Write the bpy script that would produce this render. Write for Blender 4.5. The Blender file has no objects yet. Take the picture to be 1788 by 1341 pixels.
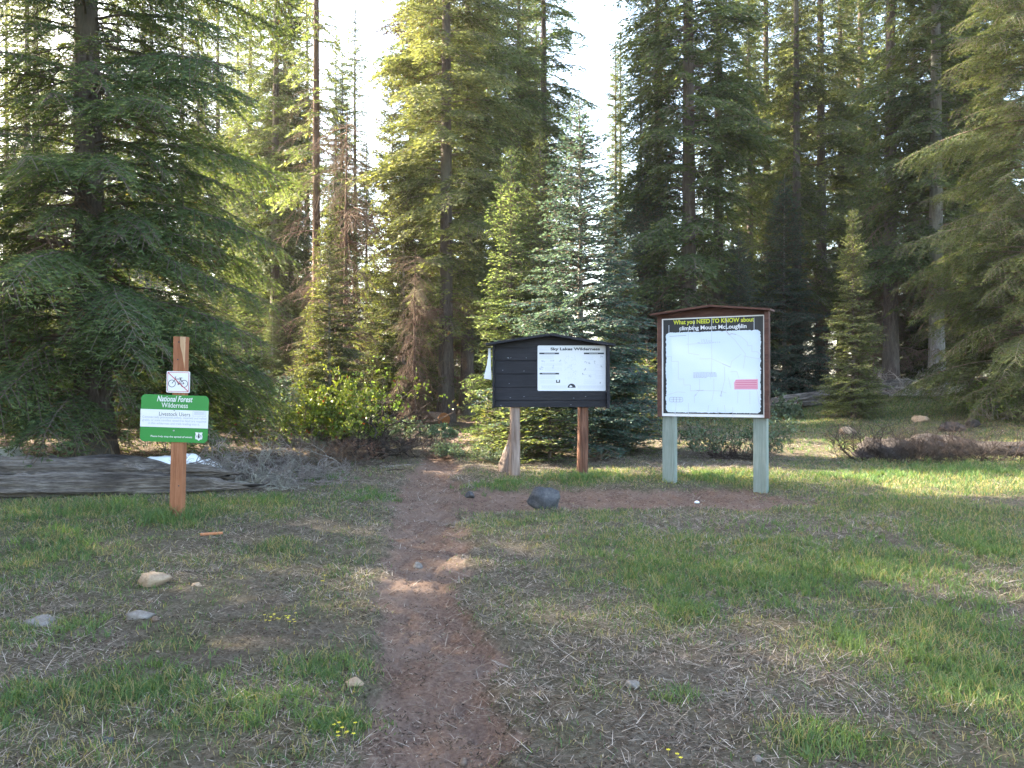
import bpy, math, random
import numpy as np
from mathutils import Vector, Matrix

R = math.radians
# ------------------------------------------------------------------ camera, sky, sun
scn = bpy.context.scene
C = scn.collection
CAM_H = 1.55
FPX = 1400.0            # focal length in photo pixels (photo 1788 wide)
HORY = 680.0
cam_d = bpy.data.cameras.new("camera"); cam = bpy.data.objects.new("camera", cam_d); C.objects.link(cam)
cam_d.sensor_width = 36.0; cam_d.lens = 36.0 * FPX / 1788.0
cam_d.clip_start = 0.05; cam_d.clip_end = 2000
cam.location = (0, 0, CAM_H)
cam.rotation_euler = (R(90 + 0.39), 0, 0)
scn.camera = cam

SUN_EL = 28.0
SUN_AZ = 23.0           # degrees forward of pure left
sd = Vector((-math.cos(R(SUN_AZ)) * math.cos(R(SUN_EL)), math.sin(R(SUN_AZ)) * math.cos(R(SUN_EL)), math.sin(R(SUN_EL))))
w = bpy.data.worlds.new("World"); scn.world = w; w.use_nodes = True
nt = w.node_tree; nt.nodes.clear()
sky = nt.nodes.new("ShaderNodeTexSky"); sky.sky_type = 'NISHITA'; sky.sun_disc = False
sky.sun_elevation = R(SUN_EL); sky.sun_rotation = math.atan2(sd.x, sd.y)
sky.air_density = 1.0; sky.dust_density = 3.0; sky.ozone_density = 1.0
bg = nt.nodes.new("ShaderNodeBackground"); bg.inputs[1].default_value = 0.15
wo = nt.nodes.new("ShaderNodeOutputWorld")
tm = nt.nodes.new("ShaderNodeMix"); tm.data_type = 'RGBA'; tm.blend_type = 'MULTIPLY'; tm.inputs[0].default_value = 1.0
tm.inputs[7].default_value = (1.05, 1.0, .92, 1)      # warm tint that takes some blue out of the sky
nt.links.new(sky.outputs[0], tm.inputs[6]); nt.links.new(tm.outputs[2], bg.inputs[0]); nt.links.new(bg.outputs[0], wo.inputs[0])
sl = bpy.data.lights.new("sun", 'SUN'); sl.energy = 5.0; sl.angle = R(0.6); sl.color = (1.0, 0.90, 0.70)
so = bpy.data.objects.new("sun", sl); C.objects.link(so)
so.rotation_euler = (-sd).to_track_quat('-Z', 'Y').to_euler()
so.location = sd * 60
scn.view_settings.view_transform = 'Standard'; scn.view_settings.look = 'None'
scn.view_settings.gamma = 1.0; scn.view_settings.exposure = 3.15
scn.render.engine = 'CYCLES'
scn.cycles.max_bounces = 7; scn.cycles.diffuse_bounces = 4; scn.cycles.transmission_bounces = 4
scn.cycles.transparent_max_bounces = 4; scn.cycles.sample_clamp_indirect = 6.0
scn.cycles.caustics_reflective = False; scn.cycles.caustics_refractive = False

# ------------------------------------------------------------------ helpers
def tag(o, label=None, cat=None, group=None, kind=None):
    if label: o["label"] = label
    if cat: o["category"] = cat
    if group: o["group"] = group
    if kind: o["kind"] = kind
    return o

def empty(name, loc=(0, 0, 0), rz=0.0):
    o = bpy.data.objects.new(name, None); C.objects.link(o)
    o.empty_display_size = 0.2
    o.location = loc; o.rotation_euler = (0, 0, rz)
    return o

def np_mesh(name, V, Q, mats, parent=None, mi=None, attrs=None, smooth=False):
    """V (n,3); Q (m,4) quads, or list of index lists"""
    me = bpy.data.meshes.new(name)
    V = np.asarray(V, dtype=np.float32)
    if isinstance(Q, np.ndarray):
        n, k = Q.shape
        me.vertices.add(len(V)); me.vertices.foreach_set("co", V.ravel())
        me.loops.add(n * k); me.loops.foreach_set("vertex_index", Q.astype(np.int32).ravel())
        me.polygons.add(n); me.polygons.foreach_set("loop_start", np.arange(0, n * k, k, dtype=np.int32))
        if mi is not None: me.polygons.foreach_set("material_index", np.asarray(mi, dtype=np.int32))
        if smooth: me.polygons.foreach_set("use_smooth", np.ones(n, dtype=bool))
        me.update(calc_edges=True)
    else:
        me.from_pydata([tuple(map(float, v)) for v in V], [], [list(map(int, f)) for f in Q])
        if mi is not None: me.polygons.foreach_set("material_index", np.asarray(mi, dtype=np.int32))
        if smooth: me.polygons.foreach_set("use_smooth", np.ones(len(me.polygons), dtype=bool))
        me.update()
    if attrs:
        for an, av in attrs.items():
            a = me.attributes.new(an, 'FLOAT', 'POINT'); a.data.foreach_set("value", np.asarray(av, dtype=np.float32))
    for m in (mats if isinstance(mats, (list, tuple)) else [mats]): me.materials.append(m)
    o = bpy.data.objects.new(name, me); C.objects.link(o)
    if parent is not None: o.parent = parent
    return o

class MB:
    def __init__(s): s.V = []; s.F = []
    def box(s, x0, x1, y0, y1, z0, z1, bev=0.0):
        b = len(s.V)
        if bev <= 0:
            s.V += [(x, y, z) for z in (z0, z1) for y in (y0, y1) for x in (x0, x1)]
            for f in ((0, 2, 3, 1), (4, 5, 7, 6), (0, 1, 5, 4), (2, 6, 7, 3), (0, 4, 6, 2), (1, 3, 7, 5)):
                s.F.append([b + i for i in f])
        else:   # chamfer of the vertical-section outline (in xz) for panels, all edges of front and back
            e = bev
            loops = []
            for (yy, inset) in ((y0, e), (y0 + e, 0), (y1 - e, 0), (y1, e)):
                loops.append([(x0 + inset, yy, z0 + inset), (x1 - inset, yy, z0 + inset), (x1 - inset, yy, z1 - inset), (x0 + inset, yy, z1 - inset)])
            for lp in loops: s.V += lp
            s.F.append([b, b + 1, b + 2, b + 3]); s.F.append([b + 15, b + 14, b + 13, b + 12])
            for k in range(3):
                for i in range(4):
                    j = (i + 1) % 4
                    s.F.append([b + 4 * k + j, b + 4 * k + i, b + 4 * k + 4 + i, b + 4 * k + 4 + j])
    def prism(s, pts, y0, y1):      # outline in xz, counter clockwise seen from -y
        b = len(s.V); n = len(pts)
        s.V += [(x, y0, z) for x, z in pts] + [(x, y1, z) for x, z in pts]
        s.F.append([b + i for i in range(n)]); s.F.append([b + 2 * n - 1 - i for i in range(n)])
        for i in range(n):
            j = (i + 1) % n
            s.F.append([b + j, b + i, b + n + i, b + n + j])
    def strip(s, pts, wd, y):       # flat polyline on an xz plane
        for (a, c) in zip(pts[:-1], pts[1:]):
            dx, dz = c[0] - a[0], c[1] - a[1]; L = math.hypot(dx, dz) or 1
            nx, nz = -dz / L * wd / 2, dx / L * wd / 2
            b = len(s.V)
            s.V += [(a[0] + nx, y, a[1] + nz), (a[0] - nx, y, a[1] - nz), (c[0] - nx, y, c[1] - nz), (c[0] + nx, y, c[1] + nz)]
            s.F.append([b, b + 1, b + 2, b + 3])
    def tube(s, pts, rad, n=8, cap=True):
        P = [Vector(p) for p in pts]; b0 = len(s.V)
        for i, p in enumerate(P):
            d = (P[min(i + 1, len(P) - 1)] - P[max(i - 1, 0)]).normalized()
            u = d.cross(Vector((0, 0, 1)) if abs(d.z) < .9 else Vector((1, 0, 0))).normalized(); v = d.cross(u)
            r = rad[i] if isinstance(rad, (list, tuple)) else rad
            for k in range(n):
                a = 2 * math.pi * k / n; q = p + (u * math.cos(a) + v * math.sin(a)) * r
                s.V.append(tuple(q))
        for i in range(len(P) - 1):
            for k in range(n):
                j = (k + 1) % n
                s.F.append([b0 + i * n + k, b0 + i * n + j, b0 + (i + 1) * n + j, b0 + (i + 1) * n + k])
        if cap:
            s.F.append([b0 + k for k in range(n)][::-1]); s.F.append([b0 + (len(P) - 1) * n + k for k in range(n)])
    def build(s, name, mat, parent=None, smooth=False):
        return np_mesh(name, s.V, s.F, mat, parent, smooth=smooth)

# value noise ------------------------------------------------------
def _h(ix, iy, seed):
    n = (ix.astype(np.int64) * 374761393 + iy.astype(np.int64) * 668265263 + seed * 974711) & 0x7fffffff
    n = ((n ^ (n >> 13)) * 1274126177) & 0x7fffffff
    n = (n ^ (n >> 16)) & 0xffff
    return n / 65535.0
def vnoise(x, y, seed=0):
    x = np.asarray(x, float); y = np.asarray(y, float)
    ix = np.floor(x); iy = np.floor(y); fx = x - ix; fy = y - iy
    fx = fx * fx * (3 - 2 * fx); fy = fy * fy * (3 - 2 * fy)
    a = _h(ix, iy, seed); b = _h(ix + 1, iy, seed); c = _h(ix, iy + 1, seed); d = _h(ix + 1, iy + 1, seed)
    return (a * (1 - fx) + b * fx) * (1 - fy) + (c * (1 - fx) + d * fx) * fy
def fbm(x, y, seed=0, oct=4):
    s = 0; a = .5; t = 0
    for i in range(oct):
        s = s + a * vnoise(x * 2 ** i, y * 2 ** i, seed + i * 17); t += a; a *= .5
    return s / t
def sstep(a, b, x):
    t = np.clip((x - a) / (b - a), 0, 1); return t * t * (3 - 2 * t)

SLOPE = 0.03
VEIL = 0.0004
def D_at(py):                    # distance along +y of the ground seen at photo row py
    return CAM_H / ((py - HORY) / FPX + SLOPE)
def GP(px, py):
    d = D_at(py); return ((px - 894.0) / FPX * d, d)
def XD(px, d): return (px - 894.0) / FPX * d
def ZD(py, d): return CAM_H + (HORY - py) / FPX * d

# trail centre line and half width in world metres
_tr = []
for py, xa, xb in ((1600, 600, 960), (1341, 640, 900), (1200, 672, 868), (1100, 680, 838), (1000, 668, 808), (940, 680, 806), (900, 688, 800), (860, 700, 800),
                   (830, 715, 790), (800, 742, 800), (770, 776, 818), (750, 800, 835), (738, 800, 850)):
    (a, y), (b, _) = GP(xa, py), GP(xb, py); _tr.append((y, (a + b) / 2, (b - a) / 2))
_tr = np.array(sorted(_tr))
def trail(x, y):
    cx = np.interp(y, _tr[:, 0], _tr[:, 1]); hw = np.interp(y, _tr[:, 0], _tr[:, 2])
    wob = (fbm(x * 1.3, y * 1.3, 5, 3) - .5) * .35
    w2 = (fbm(x * 4.5, y * 4.5, 6, 3) - .5) * .9
    t = 1 - sstep(.55, 1.45, np.abs(x - cx + wob * .5) / np.maximum(hw, .15) + wob * 1.5 + w2)
    t = t * (1 - sstep(21, 24, y))
    # side branch to the boards
    yc = 9.35 + .02 * x; e = np.abs(y - yc - wob * 1.6) / .6 + w2 * .6
    b = (1 - sstep(.6, 1.3, e)) * sstep(-1.6, -1.0, x) * (1 - sstep(2.6, 3.7, x + wob * 2))
    return np.maximum(t, b * .95)
BLOBS = [(120, 905, 240, 38, 1.0), (330, 900, 120, 30, .9), (60, 960, 120, 40, .7), (440, 890, 120, 22, .7), (160, 985, 120, 30, .5), (620, 872, 75, 14, .6),
         (90, 1100, 110, 50, .45), (180, 1210, 140, 42, .58), (430, 1240, 140, 38, .62), (560, 1160, 90, 35, .7), (590, 1262, 70, 22, 1.0), (10, 1240, 70, 50, .7),
         (280, 1120, 70, 30, .4), (150, 1320, 90, 25, .3), (520, 1320, 80, 25, .5), (620, 1000, 60, 30, .3),
         (1150, 950, 180, 35, .6), (1280, 1010, 240, 42, .85), (1520, 985, 240, 44, .75), (1190, 1062, 70, 35, .9), (1720, 950, 120, 50, .9), (1480, 1110, 80, 35, .6),
         (1720, 1150, 120, 110, 1.0), (1640, 1200, 100, 70, .5), (1450, 1290, 110, 45, .7), (1600, 900, 220, 35, .6), (1450, 845, 320, 16, .9), (1680, 825, 220, 16, .9),
         (1500, 735, 350, 14, .9), (990, 835, 130, 12, .9), (1250, 838, 110, 10, .9), (870, 848, 60, 8, .8), (890, 905, 80, 22, .35), (1030, 900, 120, 25, .4),
         (850, 755, 60, 12, .9), (1000, 1210, 60, 40, .25), (1180, 1215, 40, 20, .5), (1600, 1020, 150, 40, .5), (1780, 1290, 60, 40, .5), (470, 960, 60, 20, .35)]
_bl = []
for px, py, rx, ry, wt in BLOBS:
    x, y = GP(px, py); y1 = D_at(py - ry); y2 = D_at(py + ry)
    _bl.append((x, y, rx / FPX * y, abs(y1 - y2) / 2, wt))
def green(x, y):
    g = np.zeros_like(np.asarray(x, float))
    for (bx, by, rx, ry, wt) in _bl:
        q = ((x - bx) / rx) ** 2 + ((y - by) / ry) ** 2
        g = np.maximum(g, wt * np.exp(-q * .9))
    n = fbm(x * .9, y * .9, 31, 4); n2 = fbm(x * 4.5, y * 4.5, 77, 3)
    g = g * (.45 + 1.1 * n) + (n - .5) * .5
    g = g + (.10 + .25 * (n2 - .4)) * (1 - sstep(20, 26, y)) + .12 * sstep(3.0, 6.5, np.abs(x)) * (1 - sstep(24, 30, y)) + .25 * sstep(4, 7, x) * sstep(8.5, 11, y) * (1 - sstep(26, 30, y))
    g = np.clip(g * (.1 + 1.8 * n2), 0, 1)
    far = sstep(22, 30, y) * (1 - sstep(4, 9, x)) + sstep(12, 16, y) * (1 - sstep(-4, -2.5, x))
    return np.clip(g * (1 - trail(x, y)) * (1 - .8 * np.clip(far, 0, 1)), 0, 1)
def near_(x, y): return 1 - sstep(9, 14, y)
def ground_h(x, y):
    x = np.asarray(x, float); y = np.asarray(y, float)
    z = SLOPE * np.minimum(y, 45) + 0.002 * np.maximum(y - 45, 0)
    tq = trail(x, y); z = z - .075 * tq + tq * near_(x, y) * ((fbm(x * 5, y * 3.4, 61, 2) - .5) * .07 + np.minimum(fbm(x * 13, y * 11, 67, 2) - .45, 0) * .10)
    z = z
    z = z + (fbm(x * .35, y * .35, 3, 3) - .5) * .14 * sstep(4, 9, np.hypot(x, y))
    near = 1 - sstep(14, 26, np.hypot(x, y))
    z = z + ((fbm(x * 2.2, y * 2.2, 9, 3) - .5) * .06 + (fbm(x * 9, y * 9, 19, 3) - .5) * .034 + (np.abs(fbm(x * 21, y * 21, 29, 2) - .5)) * .03) * near
    z = z + .85 * sstep(4.0, 14, x) * sstep(11.5, 23, y)
    return z
def gz(x, y): return float(ground_h(np.array([x]), np.array([y]))[0])

# ------------------------------------------------------------------ materials
def nm(name):
    m = bpy.data.materials.new(name); m.use_nodes = True
    n = m.node_tree; n.nodes.clear(); return m, n
def ND(n, t, **kw):
    o = n.nodes.new(t)
    for k, v in kw.items():
        if k.startswith("i_"): o.inputs[k[2:].replace("_", " ")].default_value = v
        else: setattr(o, k, v)
    return o
def ramp(n, stops, src=None):
    r = n.nodes.new("ShaderNodeValToRGB"); e = r.color_ramp.elements
    while len(e) < len(stops): e.new(.5)
    for el, (p, c) in zip(e, stops): el.position = p; el.color = (*c, 1) if len(c) == 3 else c
    if src is not None: n.links.new(src, r.inputs[0])
    return r
def noise_n(n, scale, detail=6, rough=.6, vec=None, dist=0.0):
    t = n.nodes.new("ShaderNodeTexNoise"); t.inputs["Scale"].default_value = scale
    t.inputs["Detail"].default_value = detail; t.inputs["Roughness"].default_value = rough; t.inputs["Distortion"].default_value = dist
    if vec is not None: n.links.new(vec, t.inputs["Vector"])
    return t
def mapped(n, scale, coord="Object"):
    tc = n.nodes.new("ShaderNodeTexCoord"); mp = n.nodes.new("ShaderNodeMapping"); mp.inputs["Scale"].default_value = scale
    n.links.new(tc.outputs[coord], mp.inputs[0]); return mp.outputs[0]
def mixc(n, fac, a, b, mode='MIX'):
    m = n.nodes.new("ShaderNodeMix"); m.data_type = 'RGBA'; m.blend_type = mode
    for s, v in ((m.inputs[0], fac), (m.inputs[6], a), (m.inputs[7], b)):
        if isinstance(v, bpy.types.NodeSocket): n.links.new(v, s)
        elif isinstance(v, (int, float)): s.default_value = v
        else: s.default_value = (*v, 1)
    return m.outputs[2]
def finish(n, col, rough=.8, bump=None, bstr=.5, bdist=.01, spec=.3):
    p = n.nodes.new("ShaderNodeBsdfPrincipled"); o = n.nodes.new("ShaderNodeOutputMaterial")
    if isinstance(col, bpy.types.NodeSocket): n.links.new(col, p.inputs["Base Color"])
    else: p.inputs["Base Color"].default_value = (*col, 1)
    if isinstance(rough, bpy.types.NodeSocket): n.links.new(rough, p.inputs["Roughness"])
    else: p.inputs["Roughness"].default_value = rough
    p.inputs["Specular IOR Level"].default_value = spec
    if bump is not None:
        b = n.nodes.new("ShaderNodeBump"); b.inputs["Strength"].default_value = bstr; b.inputs["Distance"].default_value = bdist
        n.links.new(bump, b.inputs["Height"]); n.links.new(b.outputs[0], p.inputs["Normal"])
    n.links.new(p.outputs[0], o.inputs[0]); return p

def leaf_mat(name, dark, mid, light, dead=(.12, .07, .035), trans=.35, yel=(1.25, 1.15, .5), rough=.55, var=.12):
    m, n = nm(name)
    at = ND(n, "ShaderNodeAttribute", attribute_name="tint")
    oi = n.nodes.new("ShaderNodeObjectInfo")
    r = ramp(n, [(0.0, dead), (.10, dead), (.16, dark), (.6, mid), (1.0, light)], at.outputs["Fac"])
    hs = n.nodes.new("ShaderNodeHueSaturation")
    mr = ND(n, "ShaderNodeMapRange"); mr.inputs[3].default_value = .5 - .02; mr.inputs[4].default_value = .5 + .025
    mv = ND(n, "ShaderNodeMapRange"); mv.inputs[3].default_value = 1 - var; mv.inputs[4].default_value = 1 + var * 1.6
    n.links.new(oi.outputs["Random"], mr.inputs[0]); n.links.new(oi.outputs["Random"], mv.inputs[0])
    n.links.new(mr.outputs[0], hs.inputs["Hue"]); n.links.new(mv.outputs[0], hs.inputs["Value"]); n.links.new(r.outputs[0], hs.inputs["Color"])
    p = n.nodes.new("ShaderNodeBsdfPrincipled"); p.inputs["Roughness"].default_value = rough; p.inputs["Specular IOR Level"].default_value = .18
    n.links.new(hs.outputs[0], p.inputs["Base Color"])
    t = n.nodes.new("ShaderNodeBsdfTranslucent")
    n.links.new(mixc(n, 1.0, hs.outputs[0], yel, 'MULTIPLY'), t.inputs[0])
    mx = n.nodes.new("ShaderNodeMixShader"); mx.inputs[0].default_value = trans
    o = n.nodes.new("ShaderNodeOutputMaterial")
    n.links.new(p.outputs[0], mx.inputs[1]); n.links.new(t.outputs[0], mx.inputs[2]); n.links.new(mx.outputs[0], o.inputs[0])
    return m
M = {}
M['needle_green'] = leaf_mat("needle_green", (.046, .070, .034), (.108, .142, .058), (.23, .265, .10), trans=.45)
M['needle_yellow_sunlit'] = leaf_mat("needle_yellow_sunlit", (.070, .098, .040), (.175, .21, .082), (.38, .40, .165), trans=.42, yel=(1.12, 1.1, .62))  # yellow-green needles, lightened so the sunlight is partly in their colour
M['needle_blue'] = leaf_mat("needle_blue", (.034, .062, .052), (.078, .122, .098), (.16, .21, .145), trans=.34, yel=(1.15, 1.15, .7))  # blue-green needles, darkened in place of shade on the young fir
M['needle_brown'] = leaf_mat("needle_brown", (.10, .055, .035), (.19, .10, .06), (.30, .18, .10), trans=.25)
M['leaf_broad'] = leaf_mat("leaf_broad", (.06, .105, .02), (.13, .195, .035), (.27, .34, .08), dead=(.25, .09, .04), trans=.3, rough=.32)
M['leaf_grey'] = leaf_mat("leaf_grey", (.06, .10, .06), (.11, .16, .10), (.18, .24, .15), trans=.25)
M['grass'] = leaf_mat("grass_blade", (.058, .105, .046), (.108, .178, .074), (.23, .285, .10), dead=(.30, .25, .14), trans=.4, yel=(1.25, 1.2, .4), var=0)
M['straw'] = leaf_mat("straw", (.16, .12, .095), (.32, .26, .21), (.54, .47, .39), dead=(.10, .055, .04), trans=.15, yel=(1, 1, .9), rough=.7, var=0)

M['bits'] = leaf_mat('bark_bits', (.05, .03, .022), (.12, .075, .055), (.34, .26, .20), dead=(.03, .018, .014), trans=0.0, yel=(1, 1, 1), rough=.85, var=0)
def bark(name, c1, c2, c3, sc=(9, 9, 1.6)):
    m, n = nm(name); v = mapped(n, sc)
    a = noise_n(n, 1.6, 8, .65, v, .4); b = noise_n(n, 6, 5, .7, v)
    g = noise_n(n, .5, 3, .5, mapped(n, (1, 1, 1)))
    c = ramp(n, [(.30, c1), (.5, c2), (.72, c3)], a.outputs[0]).outputs[0]
    c = mixc(n, .35, c, ramp(n, [(.35, c1), (.65, c3)], b.outputs[0]).outputs[0])
    c = mixc(n, ramp(n, [(.45, (0, 0, 0)), (.65, (.6, .6, .6))], g.outputs[0]).outputs[0], c, (c3[0] * .9, c3[1] * 1.05, c3[2] * .9))
    finish(n, c, .9, a.outputs[0], .9, .05, .15); return m
M['bark'] = bark("bark_grey_brown", (.035, .025, .022), (.10, .075, .065), (.21, .175, .155))
M['bark_red'] = bark("bark_red_brown", (.035, .02, .016), (.11, .062, .045), (.20, .13, .10))
M['bark_pale'] = bark("bark_pale_grey", (.08, .07, .065), (.19, .17, .155), (.36, .34, .31), (14, 14, 3))
M['twig'] = bark("twig_wood", (.06, .042, .034), (.14, .10, .082), (.26, .205, .175), (20, 20, 20))
M['twig_brown'] = bark('brown_dead_twig', (.06, .038, .028), (.15, .095, .07), (.28, .19, .145), (20, 20, 20))
M['twig_pale'] = bark("dead_twig_wood", (.16, .125, .11), (.29, .24, .215), (.46, .40, .37), (20, 20, 20))
M['twig_dark'] = bark("dark_twig_wood", (.02, .015, .014), (.05, .035, .032), (.10, .075, .07), (20, 20, 20))
M['twig_rust'] = bark("rusty_twig_wood", (.10, .05, .035), (.22, .12, .085), (.36, .22, .165), (20, 20, 20))

# ground
def ground_mat():
    m, n = nm("forest_floor"); v = mapped(n, (1, 1, 1), "Object")
    tr = ND(n, "ShaderNodeAttribute", attribute_name="trail"); gr = ND(n, "ShaderNodeAttribute", attribute_name="green"); fo = ND(n, "ShaderNodeAttribute", attribute_name="litter")
    n1 = noise_n(n, 1.1, 8, .62, v, .3); n2 = noise_n(n, 7, 8, .7, v, .2); n3 = noise_n(n, 42, 6, .75, v); n4 = noise_n(n, 170, 3, .7, v)
    dirt = ramp(n, [(.28, (.085, .05, .038)), (.5, (.195, .128, .098)), (.72, (.31, .228, .185))], n2.outputs[0]).outputs[0]
    dirt = mixc(n, .55, dirt, ramp(n, [(.34, (.045, .024, .018)), (.52, (.17, .105, .078)), (.68, (.36, .265, .215))], n3.outputs[0]).outputs[0])
    dirt = mixc(n, ramp(n, [(.42, (0, 0, 0)), (.62, (.7, .7, .7))], n1.outputs[0]).outputs[0], dirt, mixc(n, n3.outputs[0], (.19, .125, .097), (.29, .215, .175)))
    lit = ramp(n, [(.32, (.028, .019, .014)), (.5, (.12, .095, .07)), (.68, (.30, .255, .20))], n3.outputs[0]).outputs[0]
    lit = mixc(n, .5, lit, ramp(n, [(.35, (.05, .036, .028)), (.65, (.20, .165, .13))], n2.outputs[0]).outputs[0])
    lit = mixc(n, ramp(n, [(.60, (0, 0, 0)), (.75, (.8, .8, .8))], n4.outputs[0]).outputs[0], lit, (.36, .29, .23))
    grs = ramp(n, [(.3, (.05, .065, .022)), (.5, (.10, .115, .045)), (.75, (.20, .19, .095))], n3.outputs[0]).outputs[0]
    duff = ramp(n, [(.3, (.045, .028, .02)), (.55, (.11, .075, .05)), (.75, (.20, .145, .10))], n3.outputs[0]).outputs[0]
    c = mixc(n, gr.outputs["Fac"], lit, grs)
    c = mixc(n, fo.outputs["Fac"], c, duff)
    sc = n.nodes.new("ShaderNodeMath"); sc.operation = 'MULTIPLY_ADD'; sc.inputs[1].default_value = 1.5; sc.inputs[2].default_value = -.75
    n.links.new(n2.outputs[0], sc.inputs[0]); ad = n.nodes.new("ShaderNodeMath"); ad.operation = 'ADD'; ad.use_clamp = True
    n.links.new(sc.outputs[0], ad.inputs[0]); n.links.new(tr.outputs["Fac"], ad.inputs[1])
    st = ramp(n, [(.15, (0, 0, 0)), (.6, (1, 1, 1))], ad.outputs[0])
    c = mixc(n, st.outputs[0], c, dirt)
    bm = n.nodes.new("ShaderNodeMath"); bm.operation = 'MULTIPLY_ADD'; bm.inputs[1].default_value = .35
    n.links.new(n4.outputs[0], bm.inputs[0]); n.links.new(n3.outputs[0], bm.inputs[2])
    finish(n, c, .95, bm.outputs[0], .9, .035, .1); return m
M['ground'] = ground_mat()

def rock_mat(name, c1, c2, c3):
    m, n = nm(name); v = mapped(n, (1, 1, 1)); a = noise_n(n, 9, 8, .7, v, .3); b = noise_n(n, 60, 4, .7, v)
    c = ramp(n, [(.3, c1), (.5, c2), (.7, c3)], a.outputs[0]).outputs[0]
    c = mixc(n, .3, c, ramp(n, [(.3, c1), (.7, c3)], b.outputs[0]).outputs[0])
    finish(n, c, .85, a.outputs[0], .8, .03, .3); return m
M['rock_dark'] = rock_mat("dark_rock", (.022, .023, .028), (.06, .06, .068), (.15, .145, .145))
M['rock_tan'] = rock_mat("tan_rock", (.17, .11, .07), (.33, .24, .16), (.46, .36, .26))
M['rock_grey'] = rock_mat("grey_rock", (.10, .085, .075), (.20, .175, .155), (.33, .30, .27))
M['soil'] = rock_mat("dug_soil", (.016, .012, .011), (.038, .030, .028), (.09, .074, .068))
M['clod'] = rock_mat("small_stones", (.06, .036, .026), (.15, .10, .075), (.34, .27, .21))

def wood(name, c1, c2, c3, sc=(30, 30, 1.5), rough=.75, bstr=.5, bdist=.006):
    m, n = nm(name); v = mapped(n, sc); a = noise_n(n, 1.2, 8, .7, v, .8); b = noise_n(n, 5, 3, .6, v); g = noise_n(n, 2.2, 4, .6, mapped(n, (1, 1, 1)))
    c = ramp(n, [(.3, c1), (.5, c2), (.7, c3)], a.outputs[0]).outputs[0]
    c = mixc(n, .3, c, ramp(n, [(.35, c1), (.6, c3)], b.outputs[0]).outputs[0])
    c = mixc(n, ramp(n, [(.4, (0, 0, 0)), (.7, (.5, .5, .5))], g.outputs[0]).outputs[0], c, c1)
    finish(n, c, rough, a.outputs[0], bstr, bdist, .25); return m
M['log_wood'] = wood("weathered_log_wood", (.020, .015, .013), (.13, .108, .092), (.40, .355, .32), (1.6, 18, 18), .85, 1.0, .03)
M['post_cedar'] = wood("orange_cedar_wood", (.20, .072, .034), (.31, .125, .062), (.42, .20, .11))
M['post_cut'] = wood("pale_cut_wood", (.38, .22, .12), (.55, .36, .22), (.66, .48, .32))
M['post_weather'] = wood("weathered_post_wood", (.10, .062, .045), (.25, .18, .15), (.42, .34, .30), (14, 14, .9))
M['post_redwood'] = wood("red_brown_post_wood", (.035, .015, .010), (.15, .055, .032), (.34, .20, .14), (12, 12, .7))
M['post_green'] = wood("grey_green_treated_wood", (.15, .18, .155), (.23, .265, .235), (.33, .36, .325), (20, 20, 1.0))
M['black_plank'] = wood("black_stained_plank", (.009, .009, .012), (.018, .018, .025), (.036, .035, .046), (1.5, 12, 30), .6)
M['brown_board'] = wood("brown_painted_board", (.045, .02, .016), (.085, .036, .028), (.14, .07, .055), (3, 12, 12), .6)
M['end_grain'] = wood("orange_cut_end", (.20, .07, .025), (.36, .14, .05), (.48, .22, .09), (6, 6, 6))
def plain(name, col, rough=.5, spec=.4, nz=.0, sc=6):
    m, n = nm(name)
    if nz > 0:
        a = noise_n(n, sc, 5, .65, mapped(n, (1, 1, 1)))
        c = mixc(n, a.outputs[0], tuple(x * (1 - nz) for x in col), tuple(min(1, x * (1 + nz)) for x in col))
        finish(n, c, rough, None, spec=spec)
    else: finish(n, col, rough, spec=spec)
    return m
M['sign_green'] = plain("sign_green", (.022, .235, .042), .35, .5, .12, 5)
M['sign_white'] = plain("sign_white", (.74, .74, .76), .4, .5, .05)
M['poster_white'] = plain("poster_white", (.70, .72, .78), .45, .4, .06, 3)
M['map_white'] = plain("faded_map_white", (.60, .70, .86), .4, .4, .05, 2)
M['ink'] = plain("ink_black", (.03, .032, .045), .5)
M['ink_grey'] = plain("ink_grey", (.36, .37, .42), .6)
M['ink_pale'] = plain("ink_pale", (.52, .55, .64), .6)
M['ink_faint'] = plain("ink_faint", (.56, .58, .66), .6)
M['map_black'] = plain("map_black", (.010, .014, .022), .4)
M['yellow'] = plain("letter_yellow", (.62, .66, .05), .5)
M['pink'] = plain("faded_red", (.66, .33, .44), .5)
M['crimson'] = plain("sign_red", (.50, .05, .08), .5)
M['dark_pink'] = plain("faded_red_dark", (.48, .06, .17), .5)
M['metal'] = plain("bolt_metal", (.35, .36, .37), .4)
M['snow'] = plain("old_snow", (.86, .85, .84), .6, .3, .1, 8)
M['paper'] = plain("white_paper", (.72, .72, .76), .7, .2, .05)
M['flower'] = plain("yellow_petals", (.75, .62, .03), .5)
M['chip'] = wood("orange_wood_chip", (.33, .12, .05), (.46, .19, .09), (.55, .27, .14))

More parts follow.
